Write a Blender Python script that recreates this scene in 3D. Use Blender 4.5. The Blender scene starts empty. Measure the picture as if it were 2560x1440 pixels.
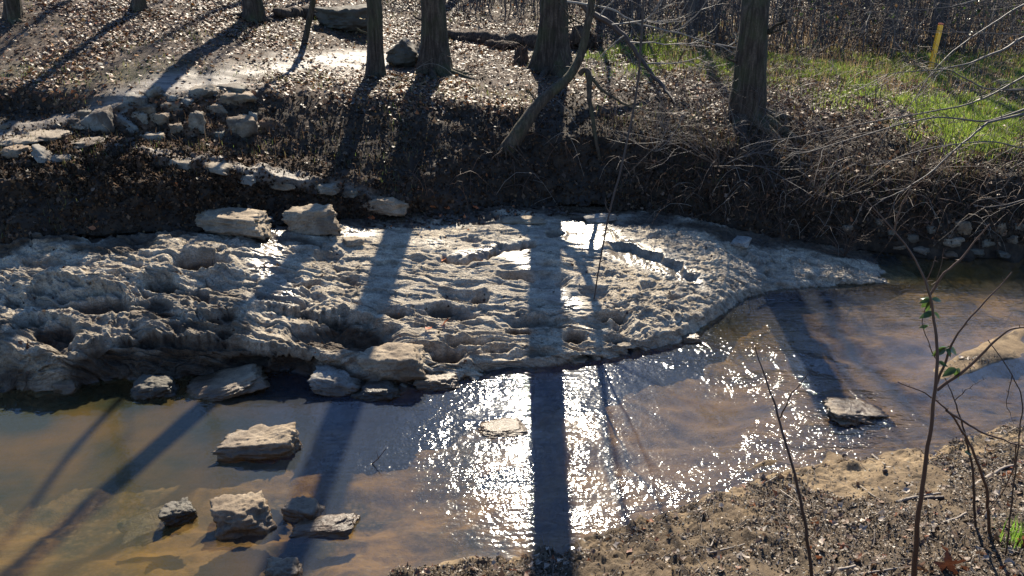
import bpy, bmesh, math, random
import numpy as np
from mathutils import Vector, Matrix
from mathutils.bvhtree import BVHTree

random.seed(7)
rng = np.random.default_rng(7)
S = bpy.context.scene
COL = S.collection
R = math.radians

# ------------------------------------------------------------------ camera, sky, sun, exposure
CAM_Z, PITCH, FPX = 4.5, R(24.5), 2130.0
cam = bpy.data.cameras.new('camera')
camo = bpy.data.objects.new('camera', cam)
COL.objects.link(camo)
camo.location = (0, 0, CAM_Z)
camo.rotation_euler = (R(90) - PITCH, 0, 0)
cam.lens = FPX / 2560 * 36
cam.sensor_width = 36
cam.clip_start = 0.05
cam.clip_end = 1500
S.camera = camo

SUN_EL, SUN_AZ = R(35.5), R(2.5)        # ahead of the camera, a touch to the right of +Y
w = bpy.data.worlds.new('World')
S.world = w
w.use_nodes = True
nt = w.node_tree
bg = nt.nodes['Background']
sky = nt.nodes.new('ShaderNodeTexSky')
sky.sky_type = 'NISHITA'
sky.sun_disc = False
sky.sun_elevation = SUN_EL
sky.sun_rotation = SUN_AZ
sky.air_density = 1.0
sky.dust_density = 0.1
sky.ozone_density = 5.0
tint = nt.nodes.new('ShaderNodeMix'); tint.data_type = 'RGBA'; tint.blend_type = 'MULTIPLY'
tint.inputs[0].default_value = 1.0; tint.inputs[7].default_value = (0.85, 0.955, 1.10, 1)
nt.links.new(sky.outputs[0], tint.inputs[6]); nt.links.new(tint.outputs[2], bg.inputs[0])
bg.inputs[1].default_value = 0.085

sl = bpy.data.lights.new('sun', 'SUN')
sl.energy = 5.0
sl.angle = R(0.53)
sl.color = (1.0, 0.90, 0.73)
so = bpy.data.objects.new('sun', sl)
COL.objects.link(so)
sun_dir = Vector((math.sin(SUN_AZ) * math.cos(SUN_EL), math.cos(SUN_AZ) * math.cos(SUN_EL), math.sin(SUN_EL)))
so.rotation_euler = (-sun_dir).to_track_quat('-Z', 'Y').to_euler()
so.location = (0, 20, 30)

S.view_settings.view_transform = 'Standard'
S.view_settings.look = 'None'
S.view_settings.exposure = 1.6
S.view_settings.gamma = 1
S.render.engine = 'CYCLES'
S.cycles.max_bounces = 8
S.cycles.transparent_max_bounces = 12
S.cycles.sample_clamp_indirect = 4
S.cycles.use_denoising = True

# ------------------------------------------------------------------ helpers: camera geometry
CP, SP = math.cos(PITCH), math.sin(PITCH)

def ray(u, v):
    a = (np.asarray(u, float) - 1280) / FPX
    b = (720 - np.asarray(v, float)) / FPX
    return a, CP + b * SP, -SP + b * CP          # right = x, forward = (0,CP,-SP), up = (0,SP,CP)

def at_z(u, v, z):
    dx, dy, dz = ray(u, v)
    t = (np.asarray(z, float) - CAM_Z) / dz
    return np.stack([dx * t, dy * t, CAM_Z + dz * t], -1)

def at_y(u, v, y):
    dx, dy, dz = ray(u, v)
    t = y / dy
    return Vector((float(dx * t), float(y), float(CAM_Z + dz * t)))

def project(P):
    x, y, z = P[..., 0], P[..., 1], P[..., 2] - CAM_Z
    d = y * CP - z * SP
    d = np.where(d < 0.2, 0.2, d)
    return 1280 + FPX * x / d, 720 - FPX * (y * SP + z * CP) / d, d

# ------------------------------------------------------------------ helpers: noise
def _h(ix, iy, iz, s):
    h = (ix.astype(np.uint32) * np.uint32(374761393) + iy.astype(np.uint32) * np.uint32(668265263)
         + iz.astype(np.uint32) * np.uint32(2147483647) + np.uint32(s * 144665 + 977))
    h = (h ^ (h >> np.uint32(13))) * np.uint32(1274126177)
    h = h ^ (h >> np.uint32(16))
    h = h * np.uint32(2246822519)
    return ((h ^ (h >> np.uint32(15))) & np.uint32(0xffffff)).astype(np.float64) / float(0xffffff)

def vnoise(x, y, z=0.0, s=0):
    x = np.asarray(x, float); y = np.asarray(y, float); z = np.zeros_like(x) + z
    xi, yi, zi = np.floor(x), np.floor(y), np.floor(z)
    fx, fy, fz = x - xi, y - yi, z - zi
    xi, yi, zi = xi.astype(np.int64), yi.astype(np.int64), zi.astype(np.int64)
    u, v, w_ = (f * f * f * (f * (f * 6 - 15) + 10) for f in (fx, fy, fz))
    def L(a, b, t): return a + (b - a) * t
    if not np.any(z):
        return L(L(_h(xi, yi, zi, s), _h(xi + 1, yi, zi, s), u), L(_h(xi, yi + 1, zi, s), _h(xi + 1, yi + 1, zi, s), u), v) * 2 - 1
    a = L(L(_h(xi, yi, zi, s), _h(xi + 1, yi, zi, s), u), L(_h(xi, yi + 1, zi, s), _h(xi + 1, yi + 1, zi, s), u), v)
    b = L(L(_h(xi, yi, zi + 1, s), _h(xi + 1, yi, zi + 1, s), u), L(_h(xi, yi + 1, zi + 1, s), _h(xi + 1, yi + 1, zi + 1, s), u), v)
    return L(a, b, w_) * 2 - 1

def fbm(x, y, z=0.0, o=4, g=0.5, s=0):
    t = 0; a = 1.0; k = 1.0
    for i in range(o):
        t = t + a * vnoise(x * k + 17.3 * i, y * k - 9.1 * i, z * k if np.any(z) else 0.0, s + i)
        a *= g; k *= 2.03
    return t

def ridged(x, y, o=3, s=0):
    t = 0; a = 1.0; k = 1.0
    for i in range(o):
        t = t + a * (1 - 2 * np.abs(vnoise(x * k + 5.7 * i, y * k + 3.1 * i, 0.0, s + i)))
        a *= 0.5; k *= 2.1
    return t

def worley(x, y, s=0):
    xi, yi = np.floor(x), np.floor(y)
    f1 = np.full(x.shape, 9.0); f2 = f1.copy(); cid = f1.copy()
    zz = np.zeros(x.shape, np.int64)
    for dx in (-1, 0, 1):
        for dy in (-1, 0, 1):
            cx, cy = (xi + dx).astype(np.int64), (yi + dy).astype(np.int64)
            px = cx + 0.15 + 0.7 * _h(cx, cy, zz, s); py = cy + 0.15 + 0.7 * _h(cx, cy, zz + 1, s)
            d = np.hypot(px - x, py - y)
            r = _h(cx, cy, zz + 2, s)
            m = d < f1
            f2 = np.where(m, f1, np.minimum(f2, d))
            cid = np.where(m, r, cid)
            f1 = np.where(m, d, f1)
    return f1, f2, cid

def sstep(a, b, x):
    t = np.clip((x - a) / (b - a), 0, 1)
    return t * t * (3 - 2 * t)

def smooth_axis(A, n, axis):
    A = np.moveaxis(A, axis, 0).copy()
    for _ in range(n):
        B = A.copy()
        B[1:-1] = 0.25 * A[:-2] + 0.5 * A[1:-1] + 0.25 * A[2:]
        A = B
    return np.moveaxis(A, 0, axis)

def seg_dist(U, V, poly):
    """distance in photo pixels to a polyline, signed (+ below it), and clipped parameter"""
    best = np.full(U.shape, 1e9); sgn = np.ones(U.shape)
    for (x0, y0), (x1, y1) in zip(poly[:-1], poly[1:]):
        dx, dy = x1 - x0, y1 - y0
        t = np.clip(((U - x0) * dx + (V - y0) * dy) / (dx * dx + dy * dy), 0, 1)
        ex, ey = U - (x0 + t * dx), V - (y0 + t * dy)
        d = np.hypot(ex, ey)
        m = d < best
        best = np.where(m, d, best)
        sgn = np.where(m, np.sign(dx * (V - y0) - dy * (U - x0)), sgn)
    return best, sgn

def ell(U, V, cu, cv, ru, rv, ang=0.0):
    c, s = math.cos(R(ang)), math.sin(R(ang))
    a = ((U - cu) * c + (V - cv) * s) / ru
    b = (-(U - cu) * s + (V - cv) * c) / rv
    return np.exp(-(a * a + b * b))

# ------------------------------------------------------------------ helpers: objects
def link(name, me, mat=None, parent=None, smooth=True):
    o = bpy.data.objects.new(name, me)
    COL.objects.link(o)
    if mat is not None and len(me.materials) == 0: me.materials.append(mat)
    if parent is not None: o.parent = parent
    if smooth and len(me.polygons): me.polygons.foreach_set('use_smooth', [True] * len(me.polygons))
    return o

def np_mesh(name, V, F):
    """V (n,3), F (m,k) all same k"""
    me = bpy.data.meshes.new(name)
    V = np.ascontiguousarray(V, np.float32); F = np.ascontiguousarray(F, np.int32)
    me.vertices.add(len(V)); me.vertices.foreach_set('co', V.ravel())
    k = F.shape[1]
    me.loops.add(F.size); me.loops.foreach_set('vertex_index', F.ravel())
    me.polygons.add(len(F))
    me.polygons.foreach_set('loop_start', np.arange(0, F.size, k, dtype=np.int32))
    me.polygons.foreach_set('loop_total', np.full(len(F), k, np.int32))
    me.update(calc_edges=True)
    return me

def attr(me, name, vals):
    a = me.attributes.new(name, 'FLOAT', 'POINT')
    a.data.foreach_set('value', np.ascontiguousarray(vals, np.float32).ravel())

def attr_col(me, name, rgb):
    a = me.attributes.new(name, 'FLOAT_COLOR', 'POINT')
    c = np.ones((len(rgb), 4), np.float32); c[:, :3] = rgb
    a.data.foreach_set('color', c.ravel())

def tag(o, label, cat, group=None, kind=None):
    o['label'] = label
    o['category'] = cat
    if group: o['group'] = group
    if kind: o['kind'] = kind
    return o

def empty(name, loc):
    o = bpy.data.objects.new(name, None)
    o.empty_display_size = 0.1
    COL.objects.link(o)
    o.location = loc
    return o

class Tubes:
    def __init__(self): self.V = []; self.F = []; self.n = 0
    def add(self, pts, radii, sides=5, origin=None):
        P = np.array([tuple(p) for p in pts], float)
        if origin is not None: P = P - np.array(tuple(origin))
        n = len(P)
        if np.ndim(radii) == 0: radii = [radii] * n
        rr = np.asarray(radii, float)
        if len(rr) != n: rr = np.interp(np.linspace(0, 1, n), np.linspace(0, 1, len(rr)), rr)
        T = np.gradient(P, axis=0)
        T /= np.linalg.norm(T, axis=1, keepdims=True) + 1e-9
        ref = np.array([1.0, 0.13, 0.07]) if abs(T[:, 0]).mean() < 0.7 else np.array([0.1, 0.2, 1.0])
        A = np.cross(T, ref); A /= np.linalg.norm(A, axis=1, keepdims=True) + 1e-9
        B = np.cross(T, A)
        th = np.arange(sides) / sides * 2 * math.pi
        ring = P[:, None, :] + rr[:, None, None] * (np.cos(th)[None, :, None] * A[:, None, :] + np.sin(th)[None, :, None] * B[:, None, :])
        i = np.arange(n - 1)[:, None] * sides; j = np.arange(sides)[None, :]
        j2 = (j + 1) % sides
        F = np.stack([i + j, i + j2, i + sides + j2, i + sides + j], -1).reshape(-1, 4) + self.n
        self.V.append(ring.reshape(-1, 3)); self.F.append(F); self.n += n * sides
    def build(self, name, mat, parent=None):
        me = np_mesh(name, np.concatenate(self.V), np.concatenate(self.F))
        return link(name, me, mat, parent)

def wiggle(pts, n, amp, seed=None):
    """resample a polyline smoothly with small random kinks"""
    P = np.array([tuple(p) for p in pts], float)
    d = np.r_[0, np.cumsum(np.linalg.norm(np.diff(P, axis=0), axis=1))]
    t = np.linspace(0, d[-1], n)
    Q = np.stack([np.interp(t, d, P[:, k]) for k in range(3)], -1)
    Q = smooth_axis(Q, max(1, n // 8), 0)
    r = np.random.default_rng(seed if seed is not None else int(rng.integers(1e9)))
    N = r.normal(0, amp, (n, 3)); N[0] = 0; N[-1] = 0
    return Q + smooth_axis(N, 1, 0)

# ------------------------------------------------------------------ materials
class M:
    def __init__(self, name):
        self.m = bpy.data.materials.new(name)
        self.m.use_nodes = True
        self.t = self.m.node_tree
        self.b = self.t.nodes['Principled BSDF']
        self.out = self.t.nodes['Material Output']
        self.tc = self.t.nodes.new('ShaderNodeTexCoord')
    def n(self, typ, **kw):
        nd = self.t.nodes.new(typ)
        for k, v in kw.items():
            if k.startswith('i_'):
                key = k[2:].replace('_', ' ')
                self.set(nd.inputs[key], v)
            else: setattr(nd, k, v)
        return nd
    def set(self, sock, v):
        if isinstance(v, bpy.types.NodeSocket): self.t.links.new(v, sock)
        else: sock.default_value = v
    def coord(self, scale=(1, 1, 1), src='Object'):
        mp = self.n('ShaderNodeMapping')
        self.t.links.new(self.tc.outputs[src], mp.inputs['Vector'])
        mp.inputs['Scale'].default_value = scale
        return mp.outputs[0]
    def noise(self, scale, detail=4, rough=0.55, vec=None, dist=0.0):
        nd = self.n('ShaderNodeTexNoise')
        nd.inputs['Scale'].default_value = scale; nd.inputs['Detail'].default_value = detail
        nd.inputs['Roughness'].default_value = rough; nd.inputs['Distortion'].default_value = dist
        self.t.links.new(vec if vec is not None else self.tc.outputs['Object'], nd.inputs['Vector'])
        return nd.outputs['Fac']
    def voro(self, scale, feature='F1', vec=None):
        nd = self.n('ShaderNodeTexVoronoi'); nd.feature = feature
        nd.inputs['Scale'].default_value = scale
        self.t.links.new(vec if vec is not None else self.tc.outputs['Object'], nd.inputs['Vector'])
        return nd.outputs['Distance']
    def ramp(self, fac, stops):
        r = self.n('ShaderNodeValToRGB')
        e = r.color_ramp.elements
        while len(e) > 1: e.remove(e[-1])
        for i, (p, c) in enumerate(stops):
            el = e[0] if i == 0 else e.new(p)
            el.position = p
            el.color = (c[0], c[1], c[2], 1) if not np.isscalar(c) else (c, c, c, 1)
        self.t.links.new(fac, r.inputs[0])
        return r.outputs[0]
    def mix(self, f, a, b, mode='MIX'):
        x = self.n('ShaderNodeMix', data_type='RGBA', blend_type=mode)
        self.set(x.inputs[0], f)
        self.set(x.inputs[6], a if isinstance(a, bpy.types.NodeSocket) else (*a, 1))
        self.set(x.inputs[7], b if isinstance(b, bpy.types.NodeSocket) else (*b, 1))
        return x.outputs[2]
    def math(self, op, a, b=0.0, clamp=False):
        x = self.n('ShaderNodeMath', operation=op, use_clamp=clamp)
        self.set(x.inputs[0], a); self.set(x.inputs[1], b)
        return x.outputs[0]
    def att(self, name, out='Fac'):
        x = self.n('ShaderNodeAttribute', attribute_name=name)
        return x.outputs[out]
    def maprange(self, v, a, b, c, d):
        x = self.n('ShaderNodeMapRange')
        for i, q in enumerate((v, a, b, c, d)): self.set(x.inputs[i], q)
        return x.outputs[0]
    def posz(self):
        g = self.n('ShaderNodeNewGeometry'); s = self.n('ShaderNodeSeparateXYZ')
        self.t.links.new(g.outputs['Position'], s.inputs[0])
        return s.outputs[2]
    def bump(self, h, strength=0.5, dist=0.02, normal=None):
        b = self.n('ShaderNodeBump')
        self.set(b.inputs['Strength'], strength); b.inputs['Distance'].default_value = dist
        self.t.links.new(h, b.inputs['Height'])
        if normal is not None: self.t.links.new(normal, b.inputs['Normal'])
        return b.outputs[0]
    def fin(self, col, rough=0.8, normal=None, spec=0.5):
        self.set(self.b.inputs['Base Color'], col if isinstance(col, bpy.types.NodeSocket) else (*col, 1))
        self.set(self.b.inputs['Roughness'], rough)
        self.b.inputs['Specular IOR Level'].default_value = spec
        if normal is not None: self.t.links.new(normal, self.b.inputs['Normal'])
        return self.m
    def translucent(self, col, f=0.35):
        tr = self.n('ShaderNodeBsdfTranslucent'); self.set(tr.inputs[0], col if isinstance(col, bpy.types.NodeSocket) else (*col, 1))
        mx = self.n('ShaderNodeMixShader'); mx.inputs[0].default_value = f
        self.t.links.new(self.b.outputs[0], mx.inputs[1]); self.t.links.new(tr.outputs[0], mx.inputs[2])
        self.t.links.new(mx.outputs[0], self.out.inputs[0])
        return self.m

def mat_bedrock():
    m = M('bedrock')
    st = m.coord((1.0, 1.6, 2.0))
    big = m.noise(1.1, 6, 0.6)
    mid = m.noise(6, 8, 0.65, st)
    fine = m.noise(55, 6, 0.7)
    c = m.ramp(mid, [(0.30, (0.13, 0.095, 0.06)), (0.43, (0.30, 0.24, 0.165)), (0.57, (0.46, 0.385, 0.275)), (0.8, (0.62, 0.54, 0.41))])
    c = m.mix(m.ramp(big, [(0.42, 0.0), (0.62, 0.75)]), c, m.mix(0.5, c, (0.25, 0.235, 0.20)))
    c = m.mix(m.ramp(fine, [(0.35, 0.75), (0.55, 0.0)]), c, (0.12, 0.095, 0.065))
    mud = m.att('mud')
    c = m.mix(mud, c, m.ramp(m.noise(12, 6, 0.6), [(0.3, (0.022, 0.015, 0.009)), (0.7, (0.085, 0.058, 0.034))]))  # mud tone; also carries painted shade in pits, recesses and below the lip
    c = m.mix(m.ramp(m.noise(2.3, 5, .7, m.coord((1, 2.5, 1))), [(.5, 0.0), (.62, .45)]), c, (.13, .10, .068))
    wet = m.att('wet')
    wline = m.maprange(m.math('ADD', m.posz(), m.math('MULTIPLY', m.noise(4, 4), -0.12)), -0.06, 0.0, 1.0, 0.0)
    wet2 = m.math('MAXIMUM', wet, wline)
    c = m.mix(m.math('MULTIPLY', wet2, 0.65), c, m.mix(1.0, c, (0.35, 0.33, 0.30), 'MULTIPLY'))
    rough = m.maprange(wet2, 0.0, 1.0, 0.85, 0.27)
    h = m.math('ADD', m.math('MULTIPLY', mid, 0.6), m.math('MULTIPLY', fine, 0.25))
    pit = m.voro(30)
    flake = m.noise(16, 6, 0.7, m.coord((1, 2.4, 2.4)), 1.2)
    h = m.math('ADD', h, m.math('MULTIPLY', flake, 0.6))
    h = m.math('ADD', h, m.math('MULTIPLY', m.ramp(pit, [(0.1, 0.0), (0.45, 1.0)]), 0.22))
    bs = m.maprange(wet2, 0, 1, 0.9, 0.12)
    nn = m.bump(h, bs, 0.05)
    return m.fin(c, rough, nn, 0.35)

def mat_ground():
    m = M('ground')
    big = m.noise(0.9, 5, 0.6)
    mid = m.noise(7, 8, 0.65)
    fine = m.noise(70, 5, 0.7)
    soil = m.ramp(mid, [(0.3, (0.010, 0.007, 0.005)), (0.55, (0.030, 0.020, 0.012)), (0.8, (0.07, 0.046, 0.028))])
    litter = m.ramp(m.noise(38, 4, 0.8), [(0.3, (0.012, 0.008, 0.005)), (0.52, (0.045, 0.027, 0.015)), (0.7, (0.15, 0.10, 0.06))])
    c = m.mix(m.att('litter'), soil, litter)
    c = m.mix(m.math('MULTIPLY', m.att('grass'), 0.7), c, m.ramp(fine, [(0.3, (0.03, 0.045, 0.012)), (0.7, (0.09, 0.12, 0.03))]))
    path = m.ramp(m.noise(9, 8, 0.7, m.coord((0.5, 1.5, 1))), [(0.36, (0.045, 0.033, 0.024)), (0.55, (0.14, 0.11, 0.082)), (0.75, (0.23, 0.185, 0.14))])
    c = m.mix(m.att('clay'), c, m.ramp(mid, [(0.3, (0.035, 0.016, 0.008)), (0.7, (0.16, 0.085, 0.045))]))
    c = m.mix(m.att('path'), c, path)
    sand = m.ramp(m.noise(3.5, 6, 0.65), [(0.3, (0.09, 0.06, 0.033)), (0.55, (0.22, 0.155, 0.085)), (0.8, (0.38, 0.295, 0.175))])
    sand = m.mix(m.ramp(fine, [(0.35, 0.55), (0.6, 0.0)]), sand, (0.13, 0.095, 0.06))
    c = m.mix(m.att('sand'), c, sand)
    c = m.mix(m.math('MULTIPLY', m.att('mulch'), .85), c, m.ramp(m.noise(30, 6, 0.75), [(0.35, (0.012, 0.009, 0.006)), (0.55, (0.06, 0.042, 0.026)), (0.72, (0.19, 0.14, 0.09))]))
    bed = m.ramp(m.noise(1.6, 7, 0.62, None, 0.6), [(0.36, (0.03, 0.03, 0.014)), (0.47, (0.12, 0.078, 0.025)), (0.58, (0.27, 0.165, 0.05)), (0.8, (0.40, 0.27, 0.115))])
    bed = m.mix(m.ramp(m.voro(22), [(0.1, 0.55), (0.5, 0.0)]), bed, (0.22, 0.15, 0.08))
    peb = m.n('ShaderNodeTexVoronoi'); peb.inputs['Scale'].default_value = 16; m.t.links.new(m.tc.outputs['Object'], peb.inputs['Vector'])
    pbc = m.ramp(peb.outputs['Color'], [(0.0, (0.05, 0.035, 0.02)), (0.5, (0.22, 0.15, 0.08)), (1.0, (0.42, 0.33, 0.22))])
    bed = m.mix(m.math('MULTIPLY', m.ramp(m.noise(1.1, 4), [(.42, 0.0), (.6, .6)]), m.ramp(peb.outputs['Distance'], [(.25, 1.0), (.5, .2)])), bed, pbc)
    bed = m.mix(m.math('MULTIPLY', m.att('palebed'), 0.6), bed, (0.22, 0.155, 0.115))
    under = m.maprange(m.posz(), -0.03, 0.0, 1.0, 0.0)
    c = m.mix(under, c, bed)
    wetl = m.maprange(m.posz(), 0.0, 0.05, 1.0, 0.0)
    c = m.mix(m.math('MULTIPLY', wetl, 0.45), c, m.mix(1.0, c, (0.5, 0.45, 0.4), 'MULTIPLY'))
    h = m.math('ADD', m.math('MULTIPLY', mid, 0.7), m.math('MULTIPLY', fine, 0.3))
    rough = m.maprange(m.math('MAXIMUM', m.att('path'), m.att('mudshine')), 0, 1, 0.95, 0.62)
    nn = m.bump(h, m.maprange(m.att('path'), 0, 1, 0.9, 0.5), 0.04)
    return m.fin(c, rough, nn, 0.3)

def mat_stone(name, tint=(1, 1, 1), dark=0.0, mudf=0.5):
    m = M(name)
    oi = m.n('ShaderNodeObjectInfo')
    v4 = m.n('ShaderNodeVectorMath', operation='ADD')
    m.t.links.new(m.tc.outputs['Object'], v4.inputs[0])
    sc = m.n('ShaderNodeVectorMath', operation='SCALE'); sc.inputs[0].default_value = (13.1, 7.7, 3.9)
    m.t.links.new(oi.outputs['Random'], sc.inputs['Scale'])
    m.t.links.new(sc.outputs[0], v4.inputs[1])
    vec = v4.outputs[0]
    mid = m.noise(7, 7, 0.65, vec); fine = m.noise(45, 6, 0.7, vec)
    k = 1 - dark
    c = m.ramp(mid, [(0.28, tuple(a * b * k for a, b in zip((0.20, 0.165, 0.12), tint))), (0.5, tuple(a * b * k for a, b in zip((0.34, 0.29, 0.22), tint))), (0.75, tuple(a * b * k for a, b in zip((0.46, 0.41, 0.33), tint)))])
    c = m.mix(m.ramp(fine, [(0.36, 0.85), (0.5, 0.0)]), c, (0.09, 0.07, 0.05))
    c = m.mix(m.ramp(m.noise(3.0, 3, 0.5, vec), [(0.5, 0.0), (0.7, 0.5)]), c, (0.10, 0.085, 0.065))
    c = m.mix(m.math('MULTIPLY', m.ramp(m.noise(2.2, 5, 0.6, vec), [(0.46, 0.0), (0.6, 1.0)]), mudf), c, (0.055, 0.034, 0.02))
    wl = m.maprange(m.math('ADD', m.posz(), m.math('MULTIPLY', m.noise(5, 4), -0.06)), 0.03, 0.11, 1.0, 0.0)
    c = m.mix(m.math('MULTIPLY', wl, 0.9), c, m.mix(1.0, c, (0.32, 0.26, 0.2), 'MULTIPLY'))
    h = m.math('ADD', m.math('MULTIPLY', mid, 0.6), m.math('MULTIPLY', fine, 0.35))
    return m.fin(c, m.maprange(wl, 0, 1, 0.85, 0.35), m.bump(h, 0.8, 0.03), 0.35)

def mat_bark(name, c0, c1, sc=1.0, moss=0.0, bump=0.03):
    m = M(name)
    st = m.coord((7 * sc, 7 * sc, 0.9 * sc))
    f = m.noise(3.0, 7, 0.65, st, 0.5)
    g = m.noise(40, 4, 0.6)
    c = m.ramp(f, [(0.32, tuple(x * 0.45 for x in c0)), (0.47, c0), (0.65, c1)])
    c = m.mix(m.ramp(g, [(0.4, 0.4), (0.6, 0.0)]), c, tuple(x * 0.5 for x in c0))
    if moss:
        c = m.mix(m.math('MULTIPLY', m.ramp(m.noise(2.5, 4), [(0.45, 0.0), (0.6, 1.0)]), moss), c, (0.05, 0.06, 0.02))
    return m.fin(c, 0.9, m.bump(m.math('ADD', f, m.math('MULTIPLY', g, 0.15)), 1.0, bump), 0.2)

def mat_twig(name, c, rough=0.55, spec=0.5):
    m = M(name)
    return m.fin(m.mix(m.noise(9, 3), tuple(x * 0.6 for x in c), tuple(min(1, x * 1.35) for x in c)), rough, None, spec)

def mat_leaf(name, rough=0.45, trans=0.3, spec=0.5):
    m = M(name)
    c = m.att('col', 'Color')
    c2 = m.mix(m.ramp(m.noise(60, 3), [(0.4, 0.45), (0.6, 0.0)]), c, m.mix(1.0, c, (0.45, 0.42, 0.4), 'MULTIPLY'))
    m.fin(c2, rough, None, spec)
    return m.translucent(c2, trans)

BEDROCK = mat_bedrock()
GROUND = mat_ground()
STONE = mat_stone('stone_tan', (1, .88, .73), .28)
STONE_GREY = mat_stone('stone_grey', (0.8, 0.86, 0.95), 0.12)
STONE_RED = mat_stone('stone_rusty', (1.05, 0.86, 0.68), 0.3)
STONE_DARK = mat_stone('stone_dark', (0.95, 0.95, 0.8), 0.82)
BARK = mat_bark('bark', (0.045, 0.031, 0.021), (0.105, 0.076, 0.053), 1.0, 0.35)
BARK_FAR = mat_bark('bark_far', (0.09, 0.075, 0.065), (0.17, 0.145, 0.125), 0.7)
BARK_RED = mat_bark('bark_reddish', (0.12, 0.07, 0.04), (0.22, 0.14, 0.085), 1.5)
BARK_PALE = mat_bark('bark_smooth', (0.15, 0.115, 0.08), (0.24, 0.195, 0.14), 1.4, 0.0, 0.01)
SNAG = mat_bark('snag_bark', (0.05, 0.035, 0.023), (0.10, 0.074, 0.05), 1.3, 0.3, 0.015)
ROTTEN = mat_bark('rotten_wood', (0.05, 0.033, 0.022), (0.13, 0.085, 0.055), 1.3)
TWIG = mat_twig('twig', (0.075, 0.058, 0.046), 0.6, .3)
BRUSHM = mat_twig('brush_stem', (0.085, 0.07, 0.062), 0.75, .15)
TWIG_PALE = mat_twig('pale_twig', (0.19, 0.155, 0.12), 0.6, .3)
TWIG_DARK = mat_twig('dark_twig', (0.05, 0.032, 0.022), 0.6, .3)
TWIG_RED = mat_twig('reddish_stem', (0.07, 0.038, 0.022), 0.6, .3)
LEAF = mat_leaf('dead_leaf', 0.55, 0.2, 0.25)
GREENLEAF = mat_leaf('green_leaf', 0.3, 0.45, 0.5)
GRASS = mat_leaf('grass_blade', 0.45, 0.55, 0.35)
CRUMB = mat_leaf('earth_crumb', 0.9, 0.0, 0.05)
CHIP = mat_leaf('debris_chip', 0.55, 0.0, 0.3)

# ------------------------------------------------------------------ the terrain, as lofted sheets
def ufine(n_mid, lo=-900, hi=3400, n_out=40):
    return np.r_[np.linspace(lo, -80, n_out, endpoint=False), np.linspace(-80, 2640, n_mid, endpoint=False), np.linspace(2640, hi, n_out)]

def loft(U, rows, nsub, smr=10, smc=14):
    """rows: list of (kind, ucols, a, b[, c]); kind 'p' = (v,z) by column, 'w' = world (xscale,y,z)"""
    L = []
    for r in rows:
        if r[0] == 'p':
            v = np.interp(U, r[1], r[2]); z = np.interp(U, r[1], r[3])
            v = smooth_axis(v, smc * 10, 0); z = smooth_axis(z, smc * 10, 0)
            L.append(at_z(U, v, z))
        else:
            L.append(np.stack([(U - 1280) / FPX * r[2], np.full(U.shape, float(r[3])), np.interp(U, r[1], r[4])], -1))
    out = []
    for i in range(len(L) - 1):
        t = np.linspace(0, 1, nsub[i], endpoint=False)[:, None, None]
        out.append(L[i][None] * (1 - t) + L[i + 1][None] * t)
    out.append(L[-1][None])
    P = np.concatenate(out)
    return smooth_axis(P, smr, 0)

def normals(P):
    du = np.gradient(P, axis=1); dv = np.gradient(P, axis=0)
    N = np.cross(du, dv)
    N /= np.linalg.norm(N, axis=-1, keepdims=True) + 1e-12
    return N

def grid_faces(nr, nc):
    i = np.arange(nr - 1)[:, None] * nc; j = np.arange(nc - 1)[None, :]
    a = i + j
    return np.stack([a, a + 1, a + nc + 1, a + nc], -1).reshape(-1, 4)

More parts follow.
